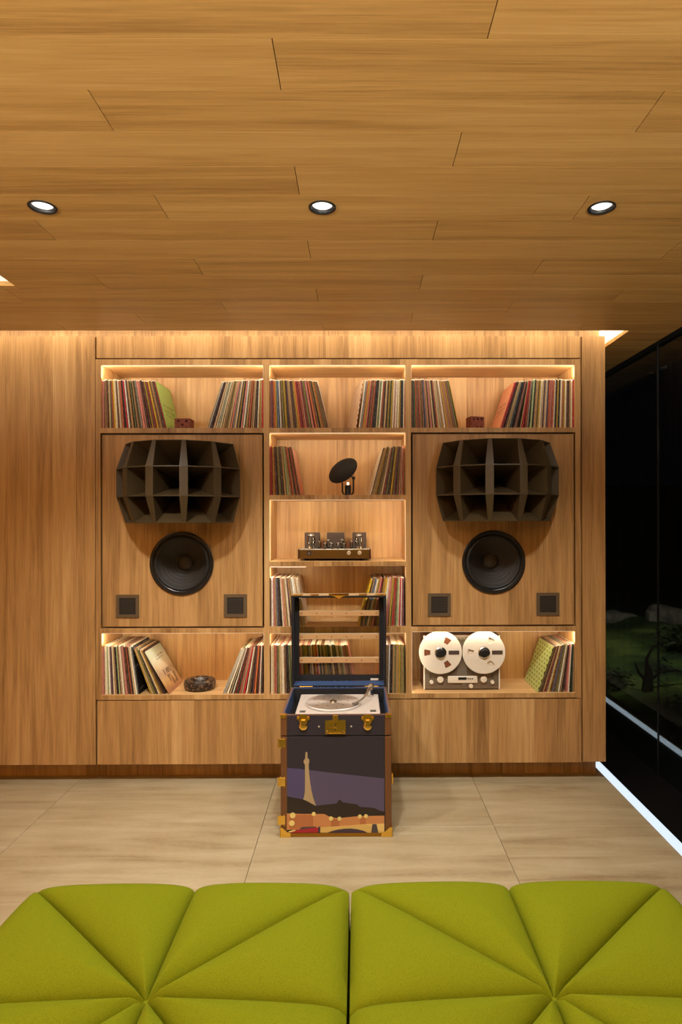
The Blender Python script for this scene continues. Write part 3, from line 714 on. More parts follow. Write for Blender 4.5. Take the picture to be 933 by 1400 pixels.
sx = at(400 + 178 / 7.775, 756, 4.07).x; s_ = new('switch', bx(sx - .013, sx + .013, ay0 - .006, ay0 - .002, zz - .013, zz + .013, .002), M_black, t)
new('rocker', bx(sx - .007, sx + .007, ay0 - .009, ay0 - .006, zz - .008, zz + .006), M_grey, s_)
sx = at(400 + 228 / 7.775, 756, 4.07).x; hb = B(); lathe(hb, [(.004, 0), (.003, .003), (0, .0035)], 12, FRONT(sx, ay0 - .002, zz)); new('indicator', hb, M_black, t, True)

# dark ring dish
p = at(273.5, 936, 4.17)
def marbled():
    m = mat('dark_marbled', (44, 30, 22), .4); g = N(m); co = g.obj()
    vo = g.t.nodes.new('ShaderNodeTexVoronoi'); vo.feature = 'DISTANCE_TO_EDGE'; vo.inputs['Scale'].default_value = 26; g.l(g.mapping(co, (1, 1, 2.4)), vo.inputs['Vector'])
    n_ = g.noise(co, 40, 4); f = g.math('MULTIPLY', g.math('LESS_THAN', vo.outputs['Distance'], .03), g.math('GREATER_THAN', n_, .50))
    g.l(g.mix(f, g.ramp(n_, ((.3, (22, 14, 11)), (.7, (50, 34, 25)))), lin((176, 146, 110))), g.b.inputs['Base Color']); return m
t = thing('ring_dish', 'round dark marbled dish with a hollow centre on bottom left shelf', 'dish', (p.x, 4.17, ZB))
hb = B(); lathe(hb, [(0, 0), (.085, 0), (.098, .008), (.103, .026), (.102, .050), (.096, .062), (.084, .066), (.062, .060), (.052, .046), (.048, .034), (0, .030)], 48, UP(p.x, 4.17, ZB + .0005)); new('dish_body', hb, marbled(), t, True)

# reel to reel tape machine
rx0, rx1, ry0, ry1 = at(579.3, 941, 4.10).x, at(684.3, 941, 4.10).x, 4.10, 4.30
zr0, zr1 = ZR + .001, at(630, 868.5, 4.10).z
t = thing('tape_recorder', 'grey reel to reel tape recorder with two big cream reels', 'tape recorder', ((rx0 + rx1) / 2, ry0, ZR))
new('case', bx(rx0, rx1, ry0 + .012, ry1, zr0, zr1, .004), mat('walnut_case', (84, 48, 30), .45), t)
new('face_plate', bx(rx0 + .010, rx1 - .010, ry0, ry0 + .0115, zr0 + .006, zr1 - .004, .002), mat('grey_plate', (118, 104, 88), .38, .3), t)
for s in (0, 1): new('edge_trim', bx(*((rx0 + .001, rx0 + .0095) if s == 0 else (rx1 - .0095, rx1 - .001)), ry0 - .002, ry0 + .0115, zr0 + .002, zr1 - .003, .001), M_cream, t)
def rp(zx, zy, Y=4.09): return at(556 + zx / 6.22, 860 + zy / 6.22, Y)
a, b = rp(352, 400), rp(606, 460)
dp = rbox(B(), a.x, b.x, ry0 - .012, ry0 - .0005, b.z, a.z, .005, 3)
d_ = new('display_panel', dp, M_cream, t, True)
a, b = rp(440, 410), rp(512, 430); new('display_window', bx(a.x, b.x, ry0 - .014, ry0 - .0125, b.z, a.z), M_black, d_)
for zx in (524, 542, 560): q = rp(zx, 421); hb = B(); lathe(hb, [(.004, 0), (.004, .003), (0, .003)], 10, FRONT(q.x, ry0 - .0125, q.z)); new('button', hb, M_black, d_)
for zx, zy, r in ((214, 452, .012), (289, 430, .021), (658, 428, .021), (732, 452, .012), (550, 486, .013)):
    q = rp(zx, zy); hb = B(); lathe(hb, [(r, 0), (r, .014), (r * .85, .017), (0, .017)], 28, FRONT(q.x, ry0 - .0005, q.z)); new('knob', hb, M_cream, t, True)
for zx in (205, 735): a = rp(zx, 400); new('slider_slot', bx(a.x - .002, a.x + .002, ry0 - .002, ry0 - .0005, a.z - .016, a.z + .012), M_black, t)
a = rp(492, 470); hb = B(); lathe(hb, [(.012, 0), (.012, .008), (0, .008)], 20, FRONT(a.x, ry0 - .0005, a.z)); new('jack', hb, M_grey, t, True)
a = rp(475, 385); new('head_cover', bx(a.x - .035, a.x + .035, ry0 - .008, ry0 - .0005, a.z - .012, a.z + .10, .004), mat('grey_cover', (128, 118, 104), .4, .3), t)
def reel(zx, zy, full, i):
    c = rp(zx, zy, 4.06); yb = ry0 - .020; rr = .1385
    f = FRONT(c.x, yb, c.z)
    hb = B(); lathe(hb, [(.03, 0), (rr, 0), (rr, .0025), (.03, .0025)], 64, f); rl = new('reel', hb, M_cream, t, True)
    hb = B(); lathe(hb, [(.02, .003), (.118 if full else .062, .003), (.118 if full else .062, .0125), (.02, .0125)], 48, f); new('tape_pack', hb, mat('tape_brown', (122, 70, 44), .35) if full else M_white, rl, True)
    hb = B(); ang = [k * 3 for k in range(120)]; rad = [.030, .066, .106, rr - .002, rr]
    def hole(r_i, k): return r_i == 1 and any(abs(((k * 3 + 1.5 - c0 + 180) % 360) - 180) < 11 for c0 in (60, 180, 300))
    V = {}
    def vv(i_, k, z):
        key = (i_, k % 120, z)
        if key not in V: a_ = R(3 * (k % 120)); V[key] = hb.verts.new(f @ Vector((rad[i_] * math.cos(a_), rad[i_] * math.sin(a_), z - (.0006 if i_ == 4 else 0))))
        return V[key]
    for z in (.0132, .0152):
        for i_ in range(4):
            for k in range(120):
                if not hole(i_, k): hb.faces.new([vv(i_, k, z), vv(i_ + 1, k, z), vv(i_ + 1, k + 1, z), vv(i_, k + 1, z)])
    for k in range(120):
        hb.faces.new([vv(4, k, .0132), vv(4, k + 1, .0132), vv(4, k + 1, .0152), vv(4, k, .0152)])
        if hole(1, k):
            for i_ in (1, 2): hb.faces.new([vv(i_, k, .0132), vv(i_, k + 1, .0132), vv(i_, k + 1, .0152), vv(i_, k, .0152)])
            for dk in (0, 1):
                if not hole(1, k + (1 if dk else -1)): hb.faces.new([vv(1, k + dk, .0132), vv(2, k + dk, .0132), vv(2, k + dk, .0152), vv(1, k + dk, .0152)])
    new('front_flange', hb, mat('cream_flange', (224, 212, 194), .38), rl, False)
    new('reel_label', bx(c.x + .052, c.x + .121, yb - .0168, yb - .0155, c.z - .013, c.z + .013), mat('label_brown', (70, 56, 48), .5), rl)
    hb = B(); lathe(hb, [(.039, .0155), (.037, .022), (.031, .026), (.028, .022), (.027, .018)], 40, f); new('hub', hb, M_chrome, rl, True)
    hb = B(); lathe(hb, [(.0265, .016), (.0265, .036), (.022, .040), (0, .041)], 32, f); new('hub_cap', hb, M_black, rl, True)
    hb = B(); lathe(hb, [(0, -.0195), (.02, -.0195), (.02, .0), (0, .0)], 20, f); new('spindle', hb, M_alu, rl, True)
reel(291, 202, True, 0); reel(661, 201, False, 1)
a = rp(480, 78, 4.10)
for k in (-.022, .0, .024): new('tape_guide', lathe(B(), [(.006, 0), (.006, .012), (0, .012)], 14, FRONT(a.x + k, ry0 - .0005, a.z - .006 - abs(k) * .3)), M_chrome, t, True)

# ------------------------------------------------------------------ the record trunk
KX0, KX1, KY0, KY1, KZ = -.405, .180, 3.34, 3.885, .648
t = thing('travel_chest', 'navy travel trunk with brass fittings and painted night scene', 'chest', ((KX0 + KX1) / 2, KY0, 0))
M_navy = mat('navy_leather', (42, 37, 46), .5); M_tan = mat('brown_leather', (104, 66, 34), .5); M_lin = mat('blue_lining', (54, 78, 120), .75); M_bk = mat('black_lining', (20, 18, 20), .7)
def tk(X, Y_): return at(370 + X / 5.183, 960 + Y_ / 5.183, KY0)
zb0, zgap = .022, tk(0, 240).z
lw = .012
bm = B(); box(bm, KX0 + .003, KX1 - .003, KY0 + .006, KY1 - .003, .012, .56); new('trunk_core', bm, M_bk, t)
for x0, x1 in ((KX0, KX0 + lw), (KX1 - lw, KX1)):
    new('side_panel', bx(x0, x1, KY0 + .004, KY1, .5605, KZ - .004, .001), M_navy, t)
new('back_wall', bx(KX0 + lw, KX1 - lw, KY1 - lw, KY1, .5605, KZ - .004), M_navy, t)
new('front_wall', bx(KX0 + lw, KX1 - lw, KY0 + .004, KY0 + .014, .5605, KZ - .004), M_bk, t)
for a_ in (KX0 + lw + .0002, KX1 - lw - .004): new('side_lining', bx(a_, a_ + .0038, KY0 + .0145, KY1 - lw - .0002, .561, KZ - .002), M_lin, t)
new('back_lining', bx(KX0 + .017, KX1 - .017, KY1 - .0165, KY1 - lw - .0003, .561, KZ - .006), M_bk, t)
new('rim', box(box(box(B(), KX0, KX0 + lw, KY0, KY1, KZ - .0035, KZ), KX1 - lw, KX1, KY0, KY1, KZ - .0035, KZ), KX0 + lw, KX1 - lw, KY0, KY0 + .012, KZ - .0035, KZ), mat('rim_leather', (112, 78, 62), .5), t)
new('rear_rim', bx(KX0 + lw, KX1 - lw, KY1 - lw, KY1, KZ - .0035, KZ), M_lin, t)
ex = .033
new('upper_band', bx(KX0 + ex, KX1 - ex, KY0 - .002, KY0 + .0035, zgap + .003, KZ - .004, .001), M_navy, t)
new('front_panel', bx(KX0 + ex, KX1 - ex, KY0 - .002, KY0 + .0035, .030, zgap - .003, .001), M_navy, t)
for x0, x1 in ((KX0, KX0 + ex - .0005), (KX1 - ex + .0005, KX1)):
    for z0, z1 in ((.030, zgap - .003), (zgap + .003, KZ - .004)): new('edge_binding', bx(x0, x1, KY0 - .004, KY0 + .0035, z0, z1, .002), M_tan, t)
    new('side_binding', bx(*((KX0 - .002, KX0 + .0025) if x0 < 0 else (KX1 - .0025, KX1 + .002)), KY0 + .004, KY0 + .04, .03, KZ - .004), M_tan, t)
st_ = B()
for xs in (KX0 + ex - .004, KX1 - ex + .004):
    for k in range(37):
        z = .045 + k * .0165
        if z < KZ - .012: lathe(st_, [(.0019, 0), (.0012, .0014), (0, .0018)], 6, FRONT(xs, KY0 - .004, z))
so = new('studs', st_, M_brass, t, True); so['kind'] = 'stuff'; so.name = 'stud_rows'
new('base_rail', bx(KX0 + .02, KX1 - .02, KY0 - .004, KY1, 0, .021, .002), mat('dull_brass', (160, 116, 40), .35, .8), t)
new('base_edge', bx(KX0 + .02, KX1 - .02, KY0 - .0015, KY0 + .005, .0215, .0295), M_black, t)
def ring_plate(x0, x1, z0, z1): return rbox(B(), x0, x1, KY0 - .008, KY0 - .0045, z0, z1, .0015, 2)
for s, (a, b) in ((1, (KX0 - .004, KX0 + .052)), (-1, (KX1 - .052, KX1 + .004))):
    bm = B(); z0 = .0; poly = [(a, z0), (b, z0), (b, z0 + .022), (a + .036, .030), (a + .012, .052), (a, .052)] if s > 0 else [(a, z0), (b, z0), (b, .052), (b - .012, .052), (b - .036, .030), (a, .022)]
    prism(bm, poly, KY0 - .009, KY0 - .0045); cb = new('corner_bracket', bm, M_brass, t)
    for q in (.010, .024, .040): new('rivet', lathe(B(), [(.0026, 0), (.0016, .0018), (0, .0022)], 8, FRONT(a + q if s > 0 else b - q, KY0 - .009, .011)), M_brass, cb, True)
    new('corner_side', bx(*((KX0 - .006, KX0 - .0025) if s > 0 else (KX1 + .0025, KX1 + .006)), KY0 - .009, KY0 + .05, 0, .05), M_brass, cb)
for s, (a, b) in ((1, (KX0 - .002, KX0 + .030)), (-1, (KX1 - .030, KX1 + .002))):
    new('top_corner', bx(a, b, KY0 - .0075, KY0 - .0042, KZ - .016, KZ + .001, .0012), M_brass, t)
    new('corner_cap', bx(a, b, KY0 - .0075, KY0 + .02, KZ + .0003, KZ + .002), M_brass, t)
for zy in (288, 562, 833):                 # hinges of the front door
    a, b = tk(58, zy - 31), tk(106, zy + 31)
    hg = new('hinge', ring_plate(a.x, b.x, b.z, a.z), M_brass, t)
    kn = B(); tube(kn, [(a.x, KY0 - .006, b.z), (a.x, KY0 - .006, a.z)], .005, 10); new('hinge_pin', kn, M_brass, hg, True)
    for dz in (-.028, .028):
        for dx in (.012, .03): new('rivet', lathe(B(), [(.003, 0), (.002, .0015), (0, .002)], 8, FRONT(a.x + dx, KY0 - .008, (a.z + b.z) / 2 + dz)), M_brass, hg, True)
a = tk(862, 548); new('side_catch', bx(KX1 + .0022, KX1 + .011, KY0 - .002, KY0 + .03, a.z - .025, a.z + .025, .002), M_brass, t)
# latches
for zx in (233, 689):
    c = tk(zx, 112); bm = B(); U = .0222 / 1
    pts = [(-46, 97), (-30, 95), (-22, 86), (22, 86), (30, 95), (46, 97), (46, 120), (32, 128), (24, 150), (-24, 150), (-32, 128), (-46, 120)]
    poly = [(tk(zx + q, r).x, tk(zx + q, r).z) for q, r in pts][::-1]; prism(bm, poly, KY0 - .007, KY0 - .0025); la_ = new('latch', bm, M_brass, t)
    e = tk(zx, 168); s_ = B(); lathe(s_, [(.022, 0), (.022, .006), (.018, .010), (.008, .012), (0, .012)], 24, FRONT(e.x, KY0 - .0025, e.z)); new('latch_boss', s_, M_brass, la_, True)
    s_ = B(); g0 = tk(zx - 16, 120); g1 = tk(zx + 16, 170); rbox(s_, g0.x, g1.x, KY0 - .016, KY0 - .0075, g1.z, g0.z, .003); new('latch_tongue', s_, M_brass, la_)
    for q in (-36, 36): e = tk(zx + q, 108); new('latch_screw', lathe(B(), [(.007, 0), (.005, .004), (0, .005)], 12, FRONT(e.x, KY0 - .007, e.z)), M_brass, la_, True)
a, b = tk(388, 125), tk(534, 222); lk = new('lock_plate', ring_plate(a.x, b.x, b.z, a.z), M_brass, t)
fr_ = B(); e = .005; box(fr_, a.x, b.x, KY0 - .0105, KY0 - .008, a.z - e, a.z); box(fr_, a.x, b.x, KY0 - .0105, KY0 - .008, b.z, b.z + e); box(fr_, a.x, a.x + e, KY0 - .0105, KY0 - .008, b.z + e, a.z - e); box(fr_, b.x - e, b.x, KY0 - .0105, KY0 - .008, b.z + e, a.z - e)
new('lock_border', fr_, M_brass, lk)
for zx in (402, 520):
    for zy in (139, 208): e = tk(zx, zy); new('lock_screw', lathe(B(), [(.0055, 0), (.004, .004), (0, .0045)], 12, FRONT(e.x, KY0 - .0085, e.z)), M_chrome, lk, True)
c = tk(460, 190); s_ = B(); lathe(s_, [(.011, 0), (.010, .003), (0, .003)], 20, FRONT(c.x, KY0 - .008, c.z)); new('keyhole_rose', s_, M_brass, lk, True)
s_ = B(); box(s_, c.x - .0015, c.x + .0015, KY0 - .0118, KY0 - .0111, c.z - .005, c.z + .005); c2 = tk(458, 158); box(s_, c2.x - .0015, c2.x + .0015, KY0 - .0093, KY0 - .0081, c2.z - .009, c2.z + .009); new('keyhole', s_, M_black, lk)
a, b = tk(442, 84), tk(480, 138); hs = new('hasp', bx(a.x, b.x, KY0 - .014, KY0 - .0108, b.z, KZ, .001), M_brass, t)
for zx, zy in ((344, 172), (573, 171)): c = tk(zx, zy); s_ = B(); lathe(s_, [(.005, 0), (.004, .003), (0, .004)], 10, FRONT(c.x, KY0 - .0025, c.z)); new('stud', s_, mat('pale_stud', (230, 220, 200), .3, .6), t, True)
# printed night scene on the front: flat inks laid over the leather
INK = [(80, 72, 98), (168, 146, 108), (40, 31, 24), (192, 130, 78), (172, 106, 62), (222, 202, 122), (206, 172, 98), (62, 46, 62), (156, 30, 42), (70, 64, 66), (222, 190, 116), (74, 68, 106)]
M_ink = [mat('ink', c, .5) for c in INK]
PB = 922; art = B()
def ink(k, layer, pts):
    prism(art, [(tk(x, y).x, tk(x, y).z) for x, y in pts][::-1], KY0 - .0021 - .0003 * layer, KY0 - .0019, k)
def inkdisc(k, layer, x, y, r): ink(k, layer, [(x + r * math.cos(q * math.pi / 9), y + r * math.sin(q * math.pi / 9)) for q in range(18)])
ink(0, 1, [(116, 465), (200, 471), (420, 498), (807, 540), (807, 790), (116, 790)])
ink(11, 2, [(116, 466), (200, 472), (236, 476), (236, 700), (116, 680)])
ink(1, 3, [(250, 354), (256, 351), (262, 357), (263, 395), (275, 405), (276, 424), (271, 440), (274, 500), (281, 560), (290, 620), (303, 676), (324, 734), (322, 745), (232, 700), (232, 687), (240, 665), (245, 630), (246, 560), (245, 440), (236, 428), (236, 412), (247, 398), (248, 362)])
ink(2, 4, [(116, 663), (160, 674), (200, 680), (232, 687), (262, 700), (322, 733), (400, 724), (470, 716), (476, 704), (486, 690), (502, 694), (512, 708), (560, 716), (610, 721), (634, 741), (700, 744), (742, 750), (772, 766), (807, 774), (807, 815), (480, 830), (380, 810), (116, 800)])
ink(3, 5, [(116, 786), (220, 790), (382, 790), (412, 806), (432, 815), (480, 820), (620, 806), (807, 802), (807, 890), (352, 900), (116, 902)])
ink(4, 6, [(134, 796), (304, 796), (304, 890), (134, 896)])
ink(4, 6, [(430, 824), (489, 824), (489, 884), (430, 886)]); ink(4, 6, [(634, 812), (676, 812), (676, 868), (634, 870)])
ink(10, 7, [(352, 884), (560, 872), (680, 862), (807, 858), (807, PB), (352, PB)])
ink(6, 8, [(352, 884), (560, 872), (692, 866), (760, 900), (807, 922), (352, PB)])
ink(7, 9, [(405, PB), (430, 912), (470, 901), (520, 894), (570, 892), (620, 898), (660, 908), (690, PB)])
ink(9, 10, [(714, PB), (722, 862), (752, 860), (765, PB)])
ink(9, 9, [(200, 905), (222, 882), (322, 879), (330, 900)]); ink(8, 10, [(140, PB), (150, 914), (210, 900), (325, 884), (338, 890), (338, PB)]); ink(7, 10, [(338, PB), (338, 880), (354, 880), (354, PB)]); ink(10, 11, [(128, 915), (175, 903), (178, 908), (140, 921)])
for x, y, r in ((158, 800, 20), (152, 855, 20), (307, 790, 14), (430, 823, 15), (489, 824, 14), (634, 808, 14), (677, 806, 14)): inkdisc(5, 12, x, y, r)
new('night_scene_print', art, M_ink, t)
# turntable set into the trunk: plinth and its own parts
tt = thing('turntable', 'grey turntable sunk in the top of the navy trunk', 'turntable', (-.106, 3.615, .562))
ZT = .627
new('plinth', bx(-.338, .127, 3.425, 3.806, .5625, ZT, .004), mat('plinth_stone', (196, 184, 172), .45), tt)
hb = B(); lathe(hb, [(0, 0), (.155, 0), (.158, .004), (.158, .010), (.155, .013), (.15, .0135), (.03, .0125), (0, .0125)], 64, UP(-.137, 3.606, ZT)); pl = new('platter', hb, mat('platter_metal', (226, 220, 212), .36, .85), tt, True)
pl.active_material.node_tree.nodes['Principled BSDF'].inputs['Anisotropic'].default_value = .85
hb = B(); lathe(hb, [(.022, .0128), (.020, .017), (.006, .018), (.004, .026), (0, .027)], 24, UP(-.137, 3.606, ZT)); new('spindle', hb, M_chrome, pl, True)
for k in range(12): a = k * math.pi / 6 + .2; r = .115 if k % 2 else .085; new('pad', lathe(B(), [(.0042, .0134), (.0042, .0142), (0, .0142)], 10, UP(-.137 + r * math.cos(a), 3.606 + r * math.sin(a), ZT)), M_black, pl)
hb = B(); lathe(hb, [(.026, 0), (.026, .012), (.02, .014), (.02, .040), (.016, .044), (0, .044)], 28, UP(.075, 3.765, ZT)); ar = new('tonearm_base', hb, M_chrome, tt, True)
hb = B(); tube(hb, [(.082, 3.80, ZT + .046), (.075, 3.765, ZT + .046), (.062, 3.70, ZT + .044), (.046, 3.63, ZT + .040), (.028, 3.58, ZT + .034), (-.002, 3.545, ZT + .027)], .0048, 10); new('tonearm', hb, M_alu, ar, True)
hb = B(); lathe(hb, [(0, -.016), (.015, -.016), (.017, 0), (.015, .016), (0, .016)], 20, frame_to((.086, 3.815, ZT + .046), (.25, 1, 0))); new('counterweight', hb, M_alu, ar, True)
hb = B(); box(hb, -.009, .009, -.02, .014, -.006, .004, 0, frame_to((-.008, 3.54, ZT + .024), (0, 0, 1), (.75, -.66, 0))); new('headshell', hb, M_grey, ar)
def frame_sq(bm, x0, x1, y0, y1, z0, z1, e): 
    box(bm, x0, x1, y0, y0 + e, z0, z1); box(bm, x0, x1, y1 - e, y1, z0, z1); box(bm, x0, x0 + e, y0 + e, y1 - e, z0, z1); box(bm, x1 - e, x1, y0 + e, y1 - e, z0, z1); return bm
for bxx, by in ((-.300, 3.462), (.088, 3.468)):
    bm = frame_sq(B(), bxx - .016, bxx + .016, by - .014, by + .014, ZT, ZT + .0025, .004); k_ = new('control_pad', bm, M_black, tt)
    new('button', bx(bxx - .009, bxx + .009, by - .004, by + .008, ZT, ZT + .005), M_grey, k_)
# open lid with its window
LZ0, LZ1, LY0, LY1 = KZ + .002, 1.213, KY1, KY1 + .11
def lidframe(bm, x0, x1, z0, z1, y0, y1, ex, ez0, ez1, mi=0):
    box(bm, x0, x0 + ex, y0, y1, z0, z1, mi); box(bm, x1 - ex, x1, y0, y1, z0, z1, mi); box(bm, x0 + ex, x1 - ex, y0, y1, z0, z0 + ez0, mi); box(bm, x0 + ex, x1 - ex, y0, y1, z1 - ez1, z1, mi); return bm
LX0, LX1 = -.405, .181
lf = lidframe(B(), LX0, LX1, LZ0, LZ1, LY0, LY1, .010, .008, .010); new('lid_frame', lf, M_black, t)
ll = B(); box(ll, LX0 + .0105, LX1 - .0105, LY0 + .002, LY1 - .012, LZ0 + .0085, LZ0 + .012); new('lid_lining', ll, M_lin, t)
lp = lidframe(B(), LX0 + .0105, LX1 - .0105, LZ0 + .0125, LZ1 - .0105, LY1 - .011, LY1 - .0015, .029, .038, .014); wf = new('lid_window_frame', lp, M_bk, t)
gx0, gx1, gz0, gz1 = LX0 + .0405, LX1 - .0405, LZ0 + .0512, LZ1 - .0255
new('lid_glass', bx(gx0, gx1, LY1 - .006, LY1 - .004, gz0, gz1), M_pane, wf)
M_mid = mat('midnight_lining', (26, 30, 46), .6)
for a_ in (LX0 + .0105, LX1 - .014): new('lid_side_lining', bx(a_, a_ + .0035, LY0 + .004, LY1 - .012, LZ0 + .013, LZ1 - .012), M_mid, t)
M_scr = mat('bar_screw_brown', (110, 76, 48), .5); M_bar = mat('pale_oak_bar', (190, 146, 98), .45)
for y0, y1 in ((835, 842), (866.7, 873.8), (899, 906.2)):
    za, zb_ = at(460, y1, LY1 - .02).z, at(460, y0, LY1 - .02).z
    br_ = new('shelf_bar', bx(gx0 + .0005, gx1 - .0005, LY1 - .026, LY1 - .0115, za, zb_, .002), M_bar, wf)
    for k in range(6): new('bar_screw', lathe(B(), [(.0045, 0), (.003, .002), (0, .002)], 8, FRONT(at(412.8 + 20.4 * k, 838, LY1 - .03).x, LY1 - .026, (za + zb_) / 2)), M_scr, br_)
    new('bar_lip', bx(gx0 + .0005, gx1 - .0005, LY1 - .027, LY1 - .0115, zb_ + .0005, zb_ + .0025), mat('bar_lip', (222, 196, 152), .35), wf)
new('lid_top_leather', bx(LX0 - .001, LX1 + .001, LY0 - .001, LY1, LZ1 + .0003, LZ1 + .003), mat('pale_leather', (196, 166, 126), .5), t)
cx_ = (LX0 + LX1) / 2
s_ = B(); prism(s_, [(cx_ - .062, LZ1 + .008), (cx_ - .05, LZ1 + .001), (cx_ - .026, LZ1 - .004), (cx_ - .010, LZ1 - .012), (cx_, LZ1 - .018), (cx_ + .010, LZ1 - .012), (cx_ + .026, LZ1 - .004), (cx_ + .05, LZ1 + .001), (cx_ + .062, LZ1 + .008)], LY0 - .006, LY0 - .0015); box(s_, cx_ - .062, cx_ + .062, LY0 - .006, LY0 + .05, LZ1 + .0035, LZ1 + .008); new('lid_hasp', s_, M_brass, t)
for a in (LX0 - .002, cx_ - .175, cx_ + .125, LX1 - .068): new('lid_mount', bx(a, a + .07 if abs(a - cx_) > .2 else a + .05, LY0 - .004, LY0 + .04, LZ1 + .0035, LZ1 + .0065), M_brass, t)
a, b = at(507, 929.6, LY0 + .09), at(517.6, 932.4, LY0 + .09); new('name_plate', bx(a.x, b.x, LY1 - .014, LY1 - .0115, LZ0 + .016, LZ0 + .028), M_cream, t)
for s in (LX0 + .09, LX1 - .09): new('lid_hinge', tube(B(), [(s - .04, LY0 + .001, KZ + .0045), (s + .04, LY0 + .001, KZ + .0045)], .0035, 8), M_brass, t, True)

# ------------------------------------------------------------------ ottoman modules
def ottoman(x0, x1, y0, y1, cxm, label):
    H0 = .472; zb = .085
    t = thing('ottoman', label, 'ottoman', ((x0 + x1) / 2, (y0 + y1) / 2, 0), 'chartreuse quilted ottomans')
    Cc = Vector((cxm, (y0 + y1) / 2 + .028)); xm, ym = cxm, (y0 + y1) / 2
    rim = [Vector(p) for p in ((x0, y1), (xm, y1), (x1, y1), (x1, ym), (x1, y0), (xm, y0), (x0, y0), (x0, ym))]
    def puff(d, k): return .016 * (1 - math.exp(-d / .005)) + k * (1 - math.exp(-d / .035))
    for i in range(8):
        A, M2 = rim[i], rim[(i + 1) % 8]; e = (M2 - A).normalized(); on = Vector((-e.y, e.x))
        if on.dot((A + M2) / 2 - Cc) < 0: on = -on
        nu, nv, nd = 26, 26, 14; bm = B(); G = []
        da, db = (A - Cc).normalized(), (M2 - Cc).normalized()
        def seamd(p): 
            q = p - Cc
            return max(0, min(abs(q.x * da.y - q.y * da.x), abs(q.x * db.y - q.y * db.x)))
        rr = .062
        for v in range(nv + nd):
            row = []
            for u in range(nu + 1):
                uu = .5 - .5 * math.cos(math.pi * u / nu)
                E_ = A.lerp(M2, uu)
                if v < nv:
                    s = (v / (nv - 1)) ** .85
                    E2 = Cc.lerp(E_, s); e_in = (E_ - E2).dot(on)
                    d = seamd(E2); pf = puff(d, .030) * (1 - .45 * s ** 6) + .026 * math.sin(min(1, d / .20) * math.pi / 2) * (1 - .95 * s ** 4)
                    z = H0 - .034 + pf
                    if e_in < rr: z -= (rr - math.sqrt(max(0, rr * rr - (rr - e_in) ** 2))) * .35
                    p = E2 + on * .0
                    row.append((p.x, p.y, z))
                else:
                    k = (v - nv + 1) / nd; d = seamd(E_)
                    ztop = H0 - .034 + puff(d, .030) * .55 + .002 * math.sin(min(1, d / .20) * math.pi / 2) - rr * .35
                    z = ztop + (zb - ztop) * k
                    bul = .005 * math.sin(math.pi * min(1, k * 1.0)) * min(1, d / .04)
                    p = E_ + on * (bul - .02 * 0)
                    row.append((p.x, p.y, z))
            G.append([bm.verts.new(q) for q in row])
        for a, b in zip(G, G[1:]):
            for u in range(nu): bm.faces.new([a[u], a[u + 1], b[u + 1], b[u]])
        bmesh.ops.remove_doubles(bm, verts=bm.verts, dist=1e-5)
        new('cushion_segment', bm, M_felt, t, True)
    new('base', bx(x0 + .05, x1 - .05, y0 + .05, y1 - .05, .0, .32), M_black, t)
    hb = B(); lathe(hb, [(0, .006), (.010, .004), (.013, 0)], 16, UP(Cc.x, Cc.y, H0 - .036)); new('tuft_button', hb, M_felt, t, True)
ottoman(-1.090, -.0285, 1.060, 2.128, -.545, 'left one of the two adjoining chartreuse quilted square ottomans')
ottoman(-.0205, 1.042, 1.060, 2.128, .508, 'right one of the two adjoining chartreuse quilted square ottomans')

# ------------------------------------------------------------------ downlights
lamp0 = None
spots_lbl = {0: 'recessed black rimmed downlight over the plain wall panel side', 1: 'recessed black rimmed downlight on the centre line above the trunk', 2: 'recessed black rimmed downlight nearest the dark window'}
for j, y in enumerate(DOWN_Y):
    for i, x in enumerate(DOWN_X):
        if lamp0 is None:
            t = thing('downlight', '', 'downlight', (x, y, CEIL), 'recessed ceiling downlights')
            hb = B(); lathe(hb, [(.050, -.0004), (.050, -.004), (.0475, -.0055), (.041, -.003), (.0378, .002), (.0362, .008)], 40, UP(x, y, CEIL)); new('trim_ring', hb, M_black, t, True)
            hb = B(); lathe(hb, [(.0362, .008), (.035, .020), (.030, .045), (.022, .066), (.018, .07)], 40, UP(x, y, CEIL)); new('reflector', hb, mat('reflector_white', (240, 240, 238), .5, emit=(1, .97, .93), strength=.55), t, True)
            hb = B(); lathe(hb, [(0, .069), (.0185, .069), (.0185, .073), (0, .073)], 24, UP(x, y, CEIL)); new('lamp', hb, mat('lamp_glow', (255, 255, 250), .5, emit=(1, .95, .88), strength=4), t, True)
            lamp0 = t
        else: t = copy_tree(lamp0); t.location = (x, y, CEIL)
        row = ('', ' in the second row back', ' in the third row back')[j]
        t['label'] = spots_lbl[i] + row

up0 = None  # stands for the added ceiling fill lamps, out of view
for (x, y), lb in zip(FILL_UPLIGHTS, ('added unseen black fill uplighter by the plain oak side wall', 'added unseen black fill uplighter standing near the window', 'added unseen black fill uplighter at the rear plaster wall')):
    if up0 is None:
        up0 = t = thing('fill_uplighter', lb, 'floor lamp', (x, y, 0), 'added fill uplighters behind the ottomans')
        new('base', lathe(B(), [(0, 0), (.14, 0), (.14, .012), (.02, .02), (0, .02)], 32, UP(x, y, 0)), M_black, t, True)
        new('pole', lathe(B(), [(0, .02), (.011, .02), (.011, 1.72), (0, 1.72)], 16, UP(x, y, 0)), M_black, t, True)
        new('bowl_shade', lathe(B(), [(0, 1.72), (.05, 1.725), (.12, 1.77), (.15, 1.82), (.147, 1.82), (.117, 1.775), (.05, 1.735), (0, 1.732)], 32, UP(x, y, 0)), M_black, t, True)
    else: t = copy_tree(up0); t.location = (x, y, 0); t['label'] = lb

